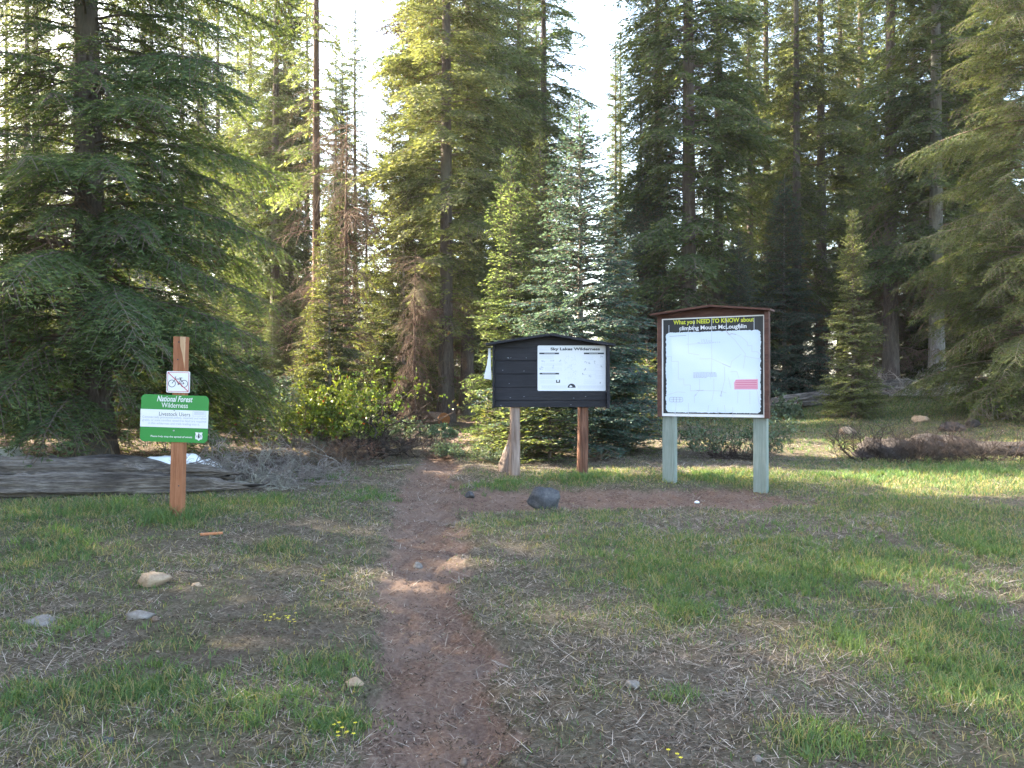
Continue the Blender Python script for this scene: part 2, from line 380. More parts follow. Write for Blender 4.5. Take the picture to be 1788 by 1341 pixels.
# ------------------------------------------------------------------ the ground sheet
def gspace(edges):
    out = []
    for a, b, n in edges: out += list(np.linspace(a, b, n, endpoint=False))
    return out
xs = gspace([(-400, -60, 10), (-60, -20, 20), (-20, -8, 48), (-8, -4.5, 90), (-4.5, 4.5, 380), (4.5, 8, 90), (8, 20, 48), (20, 60, 20), (60, 401, 11)])
ys = gspace([(-60, -4, 16), (-4, 1.5, 30), (1.5, 8, 270), (8, 14, 140), (14, 30, 120), (30, 60, 30), (60, 500, 20)])
xs = np.array(xs + [400.0]); ys = np.array(ys + [500.0]); xs.sort()
GX, GY = np.meshgrid(xs, ys); nx, ny = len(xs), len(ys)
gx, gy = GX.ravel(), GY.ravel()
idx = np.arange(nx * ny).reshape(ny, nx)
Q = np.stack([idx[:-1, :-1].ravel(), idx[:-1, 1:].ravel(), idx[1:, 1:].ravel(), idx[1:, :-1].ravel()], 1)
lit = np.clip(sstep(20, 27, gy) * (1 - sstep(3, 8, gx) * (1 - sstep(27, 30, gy))) + sstep(10.5, 13, gy) * (1 - sstep(-3.5, -2.0, gx)), 0, 1)
gobj = np_mesh("ground", np.stack([gx, gy, ground_h(gx, gy)], 1), Q, M['ground'], attrs={"trail": trail(gx, gy), "green": green(gx, gy), "litter": lit}, smooth=True)
tag(gobj, kind="structure")

# ------------------------------------------------------------------ blades and litter
def blades(name, X, Y, H, W, lean, rng, tint, mat, z_off=0.0, curl=.5):
    n = len(X); Z = ground_h(X, Y) + z_off
    a = rng.uniform(0, 2 * np.pi, n); la = rng.uniform(0, 2 * np.pi, n)
    ux, uy = np.cos(a), np.sin(a); lx, ly = np.cos(la) * lean, np.sin(la) * lean
    up = np.sqrt(np.maximum(1 - np.minimum(lean, .995) ** 2, 0))
    V = np.zeros((n, 6, 3)); ts = (0, .55, 1.0); ws = (1, .8, .12)
    for k in range(3):
        t = ts[k]; bend = t * t * curl
        cx = X + lx * H * t * (1 + bend); cy = Y + ly * H * t * (1 + bend); cz = Z + H * up * t * (1 - .35 * bend)
        for s, sg in ((0, -1), (1, 1)):
            V[:, 2 * k + s, 0] = cx + sg * ux * W * ws[k] / 2; V[:, 2 * k + s, 1] = cy + sg * uy * W * ws[k] / 2; V[:, 2 * k + s, 2] = cz
    b = (np.arange(n) * 6)[:, None]
    Q = np.concatenate([b + np.array([[0, 1, 3, 2]]), b + np.array([[2, 3, 5, 4]])], 0)
    return np_mesh(name, V.reshape(-1, 3), Q, mat, attrs={"tint": np.repeat(tint, 6)})
rng = np.random.default_rng(4)
def wedge(n, y0, y1, m=.72, pad=.9, pw=1.0):
    u = rng.uniform(0, 1, n)
    e = 2 - pw     # density falls off as y**-pw
    y = (y0 ** e + u * (y1 ** e - y0 ** e)) ** (1 / e) if e > 0 else y0 * (y1 / y0) ** u
    x = rng.uniform(-1, 1, n) * (m * y + pad)
    return x, y
# grass
GXl, GYl = wedge(760000, 1.9, 27, pw=1.1)
g = green(GXl, GYl); keep = rng.uniform(0, 1, len(g)) < np.clip((g - .10) * 1.5, 0, 1) * .75 + .035 * (1 - trail(GXl, GYl))
GXl, GYl, g = GXl[keep], GYl[keep], g[keep]; n = len(GXl)
H = rng.uniform(.02, .075, n) * (.55 + .7 * g) * (1 + .15 * sstep(7, 9, GYl) * (GXl < -2.0))
tuft = fbm(GXl * 6, GYl * 6, 55, 2); H *= (.5 + 1.0 * tuft)
Wd = .0022 + .00042 * GYl + rng.uniform(0, .001, n)
tn = np.clip(rng.normal(.50, .17, n) + .25 * (fbm(GXl * .8, GYl * .8, 99, 3) - .5) * 2, .17, 1)
tn[rng.uniform(0, 1, n) < .38] = .03
go = blades("grass", GXl, GYl, H, Wd, rng.uniform(.1, .75, n), rng, tn, M['grass'])
tag(go, "short green spring grass growing in patches across the clearing", "grass", kind="stuff")
# dry straw litter, lying
SX, SY = wedge(900000, 1.9, 22, pw=1.15)
t_ = trail(SX, SY); g = green(SX, SY); nn = fbm(SX * 1.6, SY * 1.6, 41, 4)
keep = rng.uniform(0, 1, len(g)) < np.clip((.40 + 2.4 * (nn - .42)) * (1 - .62 * t_) * (1 - .25 * g), .05, 1) * .62
SX, SY = SX[keep], SY[keep]; n = len(SX)
L = (.012 + rng.exponential(.028, n)).clip(0, .14) * (.8 + .03 * SY); Wd = .0013 + .00034 * SY + rng.uniform(0, .0014, n)
tn = np.clip(rng.normal(.50, .28, n), .0, 1)
so_ = blades("dry_grass_litter", SX, SY, L, Wd, rng.uniform(.90, .995, n), rng, tn, M['straw'], .003, .15)
tag(so_, "flattened dry straw and dead grass stalks on bare soil", "dry grass", kind="stuff")
BX, BY = wedge(150000, 1.9, 16, pw=1.2); kb = rng.uniform(0, 1, len(BX)) < .3 + .7 * (fbm(BX * 3, BY * 3, 88, 3) > .5); BX, BY = BX[kb], BY[kb]; n = len(BX)
tag(blades("forest_litter", BX, BY, rng.uniform(.006, .022, n), .003 + .0006 * BY + rng.uniform(0, .006, n), rng.uniform(.85, .99, n), rng, np.clip(rng.normal(.25, .25, n), 0, 1), M['bits'], .002, .2), "dark bark bits and cone scales scattered over the soil", "forest litter", kind="stuff")
# bright tall tufts: one mesh per tuft would be grass too; they belong to the grass by the post and posts
def tufts(spots, name, label, seed):
    r2 = np.random.default_rng(seed); X = []; Y = []; H = []; W_ = []
    for (px, py, rx, ry, cnt, h) in spots:
        x, y = GP(px, py); sx = rx / FPX * y; sy = abs(D_at(py - ry) - D_at(py + ry)) / 2
        k = max(3, cnt // 9)
        cx = r2.normal(x, sx * .6, k); cy = r2.normal(y, sy * .6, k); w_ = r2.integers(0, k, cnt)
        X.append(cx[w_] + r2.normal(0, .02, cnt)); Y.append(cy[w_] + r2.normal(0, .02, cnt)); H.append(r2.uniform(.4, 1, cnt) * h); W_.append(np.full(cnt, .004 + .00035 * y))
    X, Y, H, W_ = map(np.concatenate, (X, Y, H, W_)); n = len(X)
    o = blades(name, X, Y, H, W_, r2.uniform(.08, .6, n), r2, np.clip(r2.normal(.62, .15, n), .2, 1), M['grass'], 0, .7)
    tag(o, label, "grass", kind="stuff")
tufts([(210, 893, 40, 8, 260, .24), (285, 915, 40, 10, 320, .22), (100, 905, 90, 14, 420, .15), (360, 900, 40, 10, 200, .16), (470, 885, 40, 8, 200, .17), (60, 950, 60, 20, 260, .13), (150, 960, 60, 15, 200, .12)],
      "tall_grass", "tall bright grass blades in front of the long weathered log", 8)
tufts([(1190, 1062, 40, 20, 420, .10), (1300, 1020, 180, 35, 2200, .10), (1480, 990, 200, 40, 2200, .11), (1150, 980, 120, 25, 900, .09), (1700, 950, 70, 35, 900, .13), (1660, 1180, 90, 70, 1500, .09), (1720, 1080, 70, 60, 900, .10), (1480, 1120, 30, 20, 260, .12), (1180, 1218, 25, 12, 90, .07),
       (1400, 930, 200, 25, 900, .10), (1440, 1290, 60, 30, 500, .08), (590, 1262, 55, 16, 700, .06), (450, 1240, 110, 35, 900, .075), (250, 1200, 120, 40, 900, .08), (560, 1165, 60, 25, 500, .07), (120, 1100, 70, 30, 350, .08), (10, 1240, 50, 40, 350, .10), (60, 1000, 60, 30, 300, .09)],
      "meadow_grass", "tufted green grass of the open foreground on both sides of the trail", 9)
tufts([(900, 842, 50, 7, 380, .13), (1000, 836, 70, 8, 650, .15), (1050, 835, 50, 8, 350, .10), (860, 850, 60, 6, 300, .10), (1240, 838, 60, 7, 700, .12), (1330, 838, 20, 6, 200, .12), (1500, 835, 150, 8, 1500, .13), (1700, 825, 120, 10, 1200, .17), (1500, 742, 180, 8, 1200, .12), (1680, 742, 100, 10, 700, .12),
       (640, 870, 50, 8, 500, .09), (560, 835, 60, 8, 400, .09), (850, 752, 45, 8, 500, .25), (1150, 760, 70, 8, 500, .14), (1400, 780, 120, 10, 600, .10)],
      "verge_grass", "sunlit grass fringe round the notice board posts and far meadow", 10)
# small stones and clods (uncountable)
def rock_verts(r2, sx, sy, sz, sub=2, rough=.25, flat=.0):
    bm_ = []
    nu, nv = 6 + 5 * sub, 4 + 3 * sub
    V = []; F = []
    off = r2.uniform(0, 100, 3)
    for j in range(nv + 1):
        th = math.pi * j / nv
        for i in range(nu):
            ph = 2 * math.pi * i / nu
            d = np.array([math.sin(th) * math.cos(ph), math.sin(th) * math.sin(ph), math.cos(th)])
            V.append(d)
    V = np.array(V)
    nz = fbm(V[:, 0] * 1.6 + V[:, 2] * 1.1 + off[0], V[:, 1] * 1.6 - V[:, 2] * .9 + off[1], 1, 3)
    V = V * (1 + (nz - .5) * 2 * rough)[:, None]
    # plane cuts give facets
    for _ in range(7):
        nv_ = r2.normal(0, 1, 3); nv_ /= np.linalg.norm(nv_); lim = r2.uniform(.62, .9)
        dd = V @ nv_; ex = np.maximum(dd - lim, 0); V = V - ex[:, None] * nv_ * .9
    if sub > 2:
        dn = (fbm(V[:, 0] * 7 + off[0], V[:, 1] * 7 + V[:, 2] * 6 + off[1], 3, 3) - .5) * rough * .5; V = V * (1 + dn)[:, None]
    V = V * np.array([sx, sy, sz])
    for j in range(nv):
        for i in range(nu):
            k = (i + 1) % nu; F.append([j * nu + i, (j + 1) * nu + i, (j + 1) * nu + k, j * nu + k])
    return V, np.array(F)
r2 = np.random.default_rng(3)
base_r = [rock_verts(r2, 1, 1, .7, 0, .3) for _ in range(5)]
PX, PY = wedge(5200, 2.2, 16, pw=1.2); tt = trail(PX, PY)
kp = rng.uniform(0, 1, len(PX)) < .25 + .75 * tt; PX, PY = PX[kp], PY[kp]; PZ = ground_h(PX, PY)
Vs = []; Fs = []; o_ = 0
for x, y, z in zip(PX, PY, PZ):
    V, F = base_r[r2.integers(0, 5)]; s = r2.uniform(.004, .013) * (2.2 if r2.uniform() < .05 else 1); a = r2.uniform(0, 6.28)
    c_, s_ = math.cos(a), math.sin(a); Vr = np.stack([V[:, 0] * c_ - V[:, 1] * s_, V[:, 0] * s_ + V[:, 1] * c_, V[:, 2]], 1) * s
    Vs.append(Vr + np.array([x, y, z + s * .2])); Fs.append(F + o_); o_ += len(V)
tag(np_mesh("pebbles", np.concatenate(Vs), np.concatenate(Fs), M['clod']), "tiny stones and soil crumbs scattered on trail and meadow", "pebbles", kind="stuff")

# ------------------------------------------------------------------ conifer kit
def tube_np(P, rad, n=3):
    P = np.asarray(P, float); k = len(P)
    d = np.gradient(P, axis=0); d /= np.linalg.norm(d, axis=1)[:, None] + 1e-9
    ref = np.tile(np.array([0., 0, 1]), (k, 1)); ref[np.abs(d[:, 2]) > .9] = (1, 0, 0)
    u = np.cross(d, ref); u /= np.linalg.norm(u, axis=1)[:, None] + 1e-9; v = np.cross(d, u)
    a = np.arange(n) * 2 * np.pi / n; rad = np.asarray(rad, float) * np.ones(k)
    V = P[:, None, :] + (u[:, None, :] * np.cos(a)[None, :, None] + v[:, None, :] * np.sin(a)[None, :, None]) * rad[:, None, None]
    V = V.reshape(-1, 3); Q = []
    for i in range(k - 1):
        for j in range(n):
            jj = (j + 1) % n; Q.append((i * n + j, i * n + jj, (i + 1) * n + jj, (i + 1) * n + j))
    return V, np.array(Q, dtype=np.int64)

def spray(seed, L, wid=.42, leafL=.075, leafW=.022, tw_sp=.12, lf_sp=.045, bare=.15, dead=False, hang=.0, keep=1.0):
    """one flat conifer branch along +x.  returns leafV(n,4,3), tint(n), woodV, woodQ"""
    r = np.random.default_rng(seed); LP = []; LD = []; LT = []; WV = []; WQ = []; o = 0
    def add_w(P, rad, n=3):
        nonlocal o
        V, Qd = tube_np(P, rad, n); WV.append(V); WQ.append(Qd + o); o += len(V)
    kk = 7; xs_ = np.linspace(0, L, kk); wy = np.cumsum(r.normal(0, .02 * L, kk)) * .6; wy -= wy[0]
    add_w(np.stack([xs_, wy, np.zeros(kk)], 1), np.linspace(.008 + .007 * L, .003, kk), 4)
    t = bare * L; side = 1
    def twig(p, ang, tl, lvl):
        c = np.array([math.cos(ang), math.sin(ang), 0.0]); m = max(2, int(tl / lf_sp))
        q = np.linspace(0, 1, m); bend = r.normal(0, .12)
        P = p[None] + c[None] * (q * tl)[:, None] + np.array([-c[1], c[0], 0])[None] * (bend * q * q * tl)[:, None]
        P[:, 2] += -hang * q * q * tl * r.uniform(.2, 1.6) + r.normal(0, .14) * tl * q
        if lvl == 0 or dead: add_w(P[::max(1, m // 3)] if m > 4 else P[[0, -1]], (.0028 if dead else .003) + .003 * (1 - lvl), 3)
        if not dead:
            for i in range(m):
                if r.uniform() > keep: continue
                for sg in (-1, 1):
                    a2 = ang + sg * r.uniform(.5, 1.0); LP.append(P[i]); LD.append((math.cos(a2), math.sin(a2), r.uniform(-.55, .40))); LT.append(q[i])
            LP.append(P[-1]); LD.append((c[0], c[1], 0.05)); LT.append(1.15)
        if tl > .34 and lvl < 1:
            s = .10; sd_ = 1
            while s < tl * .9:
                i = min(m - 1, int(s / tl * m)); twig(P[i], ang + sd_ * r.uniform(.6, .95), (tl - s) * r.uniform(.35, .55) + .05, lvl + 1)
                s += r.uniform(.07, .12); sd_ = -sd_
    while t < L:
        u = t / L; f = min(1.0, (u - bare) / .18 + .35) * (1 - u) ** .75 + .05
        tl = wid * L * f * r.uniform(.65, 1.15); y0 = np.interp(t, xs_, wy)
        twig(np.array([t, y0, 0]), side * r.uniform(.75, 1.15) * (1 - .25 * u), tl, 0)
        side = -side; t += tw_sp * r.uniform(.35, .75)
    if not dead:
        for i in range(int(L / lf_sp * .6)):
            u = r.uniform(bare, 1) * L; LP.append(np.array([u, np.interp(u, xs_, wy), .01])); a2 = r.choice([-1, 1]) * r.uniform(.4, 1.2); LD.append((math.cos(a2), math.sin(a2), r.uniform(0, .6))); LT.append(.5)
    Wv = np.concatenate(WV); Wq = np.concatenate(WQ)
    if dead: return np.zeros((0, 4, 3)), np.zeros(0), Wv, Wq
    LP = np.array(LP); LD = np.array(LD); LT = np.array(LT); n = len(LP)
    LD /= np.linalg.norm(LD, axis=1)[:, None]
    nrm = np.stack([r.normal(0, .9, n), r.normal(0, .9, n), r.normal(.5, .5, n)], 1); wv = np.cross(LD, nrm); wv /= np.linalg.norm(wv, axis=1)[:, None]
    ll = leafL * r.uniform(.7, 1.25, n)[:, None]; lw = leafW * r.uniform(.8, 1.2, n)[:, None] / 2
    V = np.stack([LP, LP + LD * ll * .45 + wv * lw, LP + LD * ll, LP + LD * ll * .5 - wv * lw], 1)
    tint = np.clip(.30 + .28 * LT + r.normal(0, .10, n), .17, 1)
    tint[r.uniform(0, 1, n) < .02] = .05
    return V, tint, Wv, Wq

def trunk_mesh(H, r0, seed, taper=.85, flare=.35, lean=(0, 0), sides=14):
    r = np.random.default_rng(seed); k = 26; zz = H * np.linspace(0, 1, k) ** 1.5; zz = np.concatenate([[-.25], zz])
    rad = r0 * (1 - taper * (np.clip(zz, 0, H) / H) ** .8) * (1 + flare * np.exp(-np.clip(zz, 0, H) / .6))
    px = lean[0] * zz / H + .03 * r0 * 8 * np.sin(zz / H * 5 + r.uniform(0, 6)) * zz / H; py_ = lean[1] * zz / H
    a = np.arange(sides) * 2 * np.pi / sides
    rr = 1 + .10 * np.array([[fbm(np.array([3 * math.cos(x) + seed]), np.array([3 * math.sin(x) + z * .5]), 4, 3)[0] - .5 for x in a] for z in zz]) * 2
    V = np.zeros((k + 1, sides, 3)); V[:, :, 0] = px[:, None] + np.cos(a)[None] * rad[:, None] * rr; V[:, :, 1] = py_[:, None] + np.sin(a)[None] * rad[:, None] * rr; V[:, :, 2] = zz[:, None]
    Qd = []
    for i in range(k):
        for j in range(sides):
            jj = (j + 1) % sides; Qd.append((i * sides + j, i * sides + jj, (i + 1) * sides + jj, (i + 1) * sides + j))
    return V.reshape(-1, 3), np.array(Qd), (lambda z: (float(np.interp(z, zz, px)), float(np.interp(z, zz, py_)), float(np.interp(z, zz, rad))))

TRUNKM = {}
def conifer(name, seed, H, Rm, base, r0, dz=.5, nper=5, templates=None, prof=None, rise=.25, droop=.45, gap=.12, dead_base=None, dead_t=None, dead_n=3, dead_L=1.2, lenvar=.3, dead_droop=.5, lean=(0, 0), mat='needle_green', bark_m='bark', up_top=.9, taper=.9, extra=None):
    r = np.random.default_rng(seed)
    TV, TQ, at = trunk_mesh(H, r0, seed, lean=lean, taper=taper)
    LV = []; LT = []; WV = []; WQ = []; wo_ = 0; DV = []; DQ = []; do = 0
    def place(tpl, z, az, L, rs, dr):
        V, T, Wv, Wq, L0 = tpl; s = L / L0; cx, cy, cr = at(z); ca, sa = math.cos(az), math.sin(az); roll = r.normal(0, .22)
        def tf(P):
            x = P[..., 0] * s; y = P[..., 1] * s; zz = P[..., 2] * s + roll * y
            u = x / L; z2 = zz + rs * x - dr * L * u * u - .10 * np.abs(y)
            k = 1 - .12 * np.abs(rs) ; x2 = x * k + cr * .6
            return np.stack([cx + x2 * ca - y * sa, cy + x2 * sa + y * ca, z + z2], -1)
        return tf(V), T, tf(Wv), Wq
    z = base
    while z < H - .12:
        u = (z - base) / (H - base)
        n = max(3, int(round(nper * (1 if u < .85 else .8)))); ph = r.uniform(0, 6.28)
        for k in range(n):
            if r.uniform() < gap: continue
            L = max(.12, Rm * prof(u) * (1 - lenvar * r.uniform(0, 1) ** 1.3 + .1 * r.uniform() + (.32 if r.uniform() < .08 and lenvar > .4 else 0)))
            tpl = min(templates, key=lambda t: abs(math.log(t[4] / L)) + r.uniform(0, .15))
            rs = rise + (up_top - rise) * max(0, u - .55) / .45 * (.8) + r.normal(0, .06)
            V, T, Wv, Wq = place(tpl, min(H - .05, z + r.normal(0, dz * .22)), ph + k * 6.283 / n + r.normal(0, .18), L, rs, droop * (1 - .6 * u) * r.uniform(.7, 1.3))
            LV.append(V.reshape(-1, 3)); LT.append(np.repeat(np.where(T < .1, T, np.clip(T + r.normal(0, .08), .17, 1)), 4)); WV.append(Wv); WQ.append(Wq + wo_); wo_ += len(Wv)
        z += dz * r.uniform(.75, 1.25) * (1 - .35 * u)
    if extra:
        for (z, az, L, rs, dr) in extra:
            tpl = min(templates, key=lambda t: abs(math.log(t[4] / L)))
            V, T, Wv, Wq = place(tpl, z, az, L, rs, dr); LV.append(V.reshape(-1, 3)); LT.append(np.repeat(T, 4)); WV.append(Wv); WQ.append(Wq + wo_); wo_ += len(Wv)
    if dead_t:
        z = dead_base[0]
        while z < dead_base[1]:
            for k in range(dead_n):
                tpl = dead_t[r.integers(0, len(dead_t))]
                V, T, Wv, Wq = place(tpl, z + r.normal(0, .1), r.uniform(0, 6.28), dead_L * r.uniform(.35, 1.1), r.normal(.0, .15), dead_droop * r.uniform(.3, 1.5))
                DV.append(Wv); DQ.append(Wq + do); do += len(Wv)
            z += .3 * r.uniform(.6, 1.4)
    root = empty(name)
    tr_ = np_mesh("trunk", TV, TQ, M[bark_m], root, smooth=True)
    if LV:
        LV = np.concatenate(LV); LT = np.concatenate(LT); nl = len(LV) // 4; WVc = np.concatenate(WV); WQc = np.concatenate(WQ)
        Qa = np.concatenate([np.arange(nl * 4).reshape(-1, 4), WQc + len(LV)]); mi = np.concatenate([np.zeros(nl, int), np.ones(len(WQc), int)])
        np_mesh("crown", np.concatenate([LV, WVc]), Qa, [M[mat], M['twig']], root, mi=mi, attrs={"tint": np.concatenate([LT, np.full(len(WVc), .5)])})
    if DV:
        np_mesh("dead_branches", np.concatenate(DV), np.concatenate(DQ), M['twig_brown'], root)
    return root

def tset(seed, Ls, **kw):
    return [(*spray(seed + i, L, **kw), L) for i, L in enumerate(Ls)]
fine = tset(100, [3.4, 3.0, 2.4, 1.7, 1.1, .6], wid=.38, leafL=.085, leafW=.0165, tw_sp=.14, lf_sp=.034, hang=.6, bare=.2)
mid = tset(200, [2.4, 2.1, 1.6, 1.1, .7, .35], wid=.45, leafL=.125, leafW=.034, tw_sp=.16, lf_sp=.058, hang=.45, bare=.15)
young = tset(300, [1.7, 1.3, .9, .6, .35, .2], wid=.48, leafL=.060, leafW=.022, tw_sp=.11, lf_sp=.036, hang=.12, bare=.06)
deadt = [(*spray(400 + i, L, wid=.5, dead=True, tw_sp=.12, hang=.5, bare=.12), L) for i, L in enumerate([1.6, 1.2, 1.0, .8])]
conep = lambda u: (1 - u) ** .8 * (.9 + .1 * math.sin(u * 9)) + .03
tallp = lambda u: min(1, .55 + u * 2.2) * (1 - u) ** .62 + .03
raggp = lambda u: (.6 + .4 * math.sin(u * 23 + 1) * math.cos(u * 9)) * (1 - u) ** .5 + .05

P = {}
P['great'] = conifer("fir_tree", 11, 19, 3.3, .9, .29, dz=.36, nper=8, templates=fine, prof=lambda u: (.82 + .18 * math.sin(u * 14)) * (1 - u) ** .36, rise=.14, droop=.42, gap=.13, dead_base=(.6, 6), dead_t=deadt, dead_n=3, dead_L=1.7, lenvar=.45, mat='needle_green', up_top=.6, lean=(-.4, 0),
    extra=[(1.6 + .45 * k, -1.87 + .8 * math.sin(k * 2.1), 1.7 + .3 * math.sin(k * 1.7), .10, .35) for k in range(7)] + [(1.2 + .32 * k, -.5 + .7 * math.sin(k * 1.3 + 1), 2.6 + .4 * math.sin(k * 2.3), .14, .38) for k in range(12)] + [(5 + .4 * k, -.35 + .7 * math.sin(k * 1.9), 3.1 + .4 * math.sin(k), .14, .32) for k in range(10)])
P['tallA'] = conifer("fir_tree", 21, 25, 2.5, 2.6, .24, dz=.40, nper=6, templates=mid, prof=tallp, rise=.12, droop=.42, gap=.10, dead_base=(1, 4), dead_t=deadt, dead_n=3, dead_L=1.3, lenvar=.62)
P['tallB'] = conifer("fir_tree", 22, 27, 2.3, 4.0, .25, dz=.45, nper=6, templates=mid, prof=raggp, rise=.05, droop=.42, gap=.12, dead_base=(1.5, 6), dead_t=deadt, dead_n=3, dead_L=1.4, lenvar=.62)
P['tallC'] = conifer("fir_tree", 23, 24, 2.4, 1.2, .22, dz=.38, nper=6, templates=mid, prof=lambda u: (.75 + .25 * math.sin(u * 17)) * (1 - u) ** .7 + .03, rise=.05, droop=.40, gap=.12, lenvar=.58)
P['sparse'] = conifer("fir_tree", 24, 25, 1.7, 7.0, .16, dz=.45, nper=5, templates=mid, prof=raggp, rise=.0, droop=.35, gap=.25, dead_base=(1.2, 10), dead_t=deadt, dead_n=3, dead_L=1.2, lenvar=.5, bark_m='bark_red')
P['young'] = conifer("young_fir_tree", 31, 6.2, 1.55, .15, .075, dz=.20, nper=8, templates=young, prof=conep, rise=.22, droop=.22, gap=.05, lenvar=.25, mat='needle_blue', bark_m='bark_pale', up_top=.7)
P['youngB'] = conifer("young_fir_tree", 32, 6.6, 1.25, .2, .07, dz=.19, nper=8, templates=young, prof=lambda u: (1 - u) ** .65 * (.85 + .15 * math.sin(u * 20)) + .03, rise=.25, droop=.2, gap=.06, lenvar=.35, mat='needle_yellow_sunlit', bark_m='bark', up_top=.9)
P['dead'] = conifer("dead_tree", 41, 9, .1, 8.9, .11, templates=young, prof=conep, gap=1.0, dead_base=(.3, 8.6), dead_t=deadt, dead_n=6, dead_L=1.5, dead_droop=.8, bark_m='bark_red')
P['sapling'] = conifer("fir_sapling", 51, 1.5, .55, .06, .018, dz=.13, nper=6, templates=young[2:], prof=conep, rise=.3, droop=.15, gap=.04, lenvar=.3, mat='needle_blue', up_top=.8)
used = set(); ALLT = []
def tree(key, px, d, label, s=1.0, sz=None, rz=None, mat=None, group=None, cat="tree", x=None, bark_m=None, name=None, tilt=(0, 0)):
    src = P[key]
    if key in used:
        root = src.copy(); C.objects.link(root)
        for ch in src.children:
            c = ch.copy(); C.objects.link(c); c.parent = root
    else: root = src; used.add(key)
    if name: root.name = name
    X = XD(px, d) if x is None else x
    root.location = (X, d, gz(X, d) - .03)
    rr = random.Random(int(px * 7 + d * 13 + len(ALLT)))
    root.rotation_euler = (R(tilt[0]), R(tilt[1]), rr.uniform(0, 6.28) if rz is None else rz)
    root.scale = (s, s, sz if sz else s)
    for k in ("label", "category", "group", "kind"):
        if k in root: del root[k]
    tag(root, label, cat, group)
    for c in root.children:
        if c.name.startswith("crown") and mat:
            c.material_slots[0].link = 'OBJECT'; c.material_slots[0].material = M[mat]
        elif c.name.startswith("crown"):
            c.material_slots[0].link = 'OBJECT'; c.material_slots[0].material = c.data.materials[0]
        if c.name.startswith("trunk") and bark_m:
            c.material_slots[0].link = 'OBJECT'; c.material_slots[0].material = M[bark_m]
    ALLT.append(root); return root

# --- trees one can point to
tree('great', 165, 12.6, "huge fir with sweeping boughs behind the long weathered log", rz=.3)
tree('sparse', 552, 24, "slender reddish trunk with a narrow crown rising right of the huge fir", s=1.0, mat='needle_yellow_sunlit', rz=1)
tree('sparse', 717, 28, "thin sparse conifer against the white sky above the trail", s=.95, mat='needle_brown', rz=2.2)
tree('young', 684, 25, "dark spire topped fir left of the bright yellow green firs", s=1.05, sz=1.9, rz=.5, mat='needle_green')
tree('young', 575, 17, "dense dark young fir behind the green leafy bush", s=.75, sz=.80, mat='needle_green')
tree('dead', 604, 22, "brown dead twiggy tree between slender trunk and dark spire fir", s=.95)
tree('dead', 724, 20, "dead tree with hanging brown twigs just left of the trail", s=.50, bark_m='bark_red')
tree('young', 705, 22, "dark fir with level boughs beside the dead brown tree", s=.95, sz=1.15, mat='needle_green', rz=4)
tree('tallC', 380, 38, "full fir seen past the right boughs of the huge fir", s=1.0, rz=4)
tree('tallB', 740, 30, "tall pale green fir left of the thick trunked fir", s=1.0, mat='needle_yellow_sunlit', rz=3.3)
tree('tallA', 779, 22, "thick trunked fir standing behind the sawn log end", s=.95, mat='needle_yellow_sunlit', rz=1.7)
tree('tallA', 816, 25, "tall fir with yellow green boughs, right of the sawn log", s=.95, mat='needle_yellow_sunlit', rz=.4)
tree('tallC', 868, 28, "tall yellow green fir directly behind the black notice board", s=1.05, mat='needle_yellow_sunlit', rz=2.9)
tree('tallA', 950, 31, "tall dark topped fir behind the blue green young fir", s=1.0, rz=2)
tree('youngB', 893, 19.5, "pale yellow green young fir left of the blue green fir", s=1.15, sz=1.05, rz=.2)
tree('youngB', 943, 19.8, "narrow yellow green young fir touching the blue green fir", s=1.15, sz=1.12, rz=2)
tree('young', 1013, 14.3, "blue green young fir with pale stem behind the black notice board", s=1.25, sz=1.02, rz=.9)
tree('youngB', 1090, 19, "small green fir between blue green fir and big dark trunk", s=.7, mat='needle_green', rz=1.4)
tree('tallA', 1203, 24, "big dark trunked conifer rising behind the white map board", s=1.12, rz=4.1)
tree('tallB', 1392, 27, "slim straight conifer right of the white map board", s=.8, rz=1.1)
tree('tallC', 1470, 31, "bushy dark fir behind the small sunlit fir", s=.9)
tree('youngB', 1490, 19.5, "small sunlit yellow green fir in the dark right forest", s=.78, rz=.6)
tree('tallB', 1556, 24, "grey trunked conifer above the thicket of dead boughs", s=.95, rz=3.0)
tree('tallA', 1636, 22.5, "conifer with pale scarred trunk near the right edge", s=.95, rz=5.2, bark_m='bark_pale')
tree('great', 1800, 17.5, "drooping dark green fir at the right edge of the clearing", s=.80, rz=2.5)
tree('tallC', 1690, 25, "dense green fir left of the drooping right edge fir", s=.85)
for px, d, k, s_ in ((130, 43, 'tallA', 1.05), (205, 46, 'tallC', 1.15), (262, 42, 'tallB', 1.1), (318, 47, 'tallA', 1.1), (352, 43, 'tallC', 1.0), (415, 48, 'tallA', 1.1), (495, 44, 'tallC', 1.15), (535, 50, 'tallB', 1.05), (585, 47, 'tallC', .9), (60, 45, 'tallC', 1.1)):
    tree(k, px, d, "tall fir of the dense rear rank beyond the fallen logs", s=s_, group="tall firs of the dense rear rank")
for px, d, sc_ in ((-60, 19, .9), (20, 22, .8), (75, 18.5, .55), (235, 20, .6), (290, 17.5, .5), (345, 21, .75), (395, 18.5, .55), (430, 22, .8), (110, 25, .9), (200, 27, .9)):
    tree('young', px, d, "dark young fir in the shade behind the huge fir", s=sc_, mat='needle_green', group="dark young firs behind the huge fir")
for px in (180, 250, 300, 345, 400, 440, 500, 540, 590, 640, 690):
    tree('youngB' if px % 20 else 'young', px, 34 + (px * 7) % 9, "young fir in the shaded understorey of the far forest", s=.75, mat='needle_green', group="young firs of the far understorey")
tree('dead', 1560, 26, "skirt of brown dead boughs right of the map board", s=.62, sz=.55)
tree('dead', 1500, 26.5, "bare brown dead fir beside the fallen log", s=.55, sz=.5)
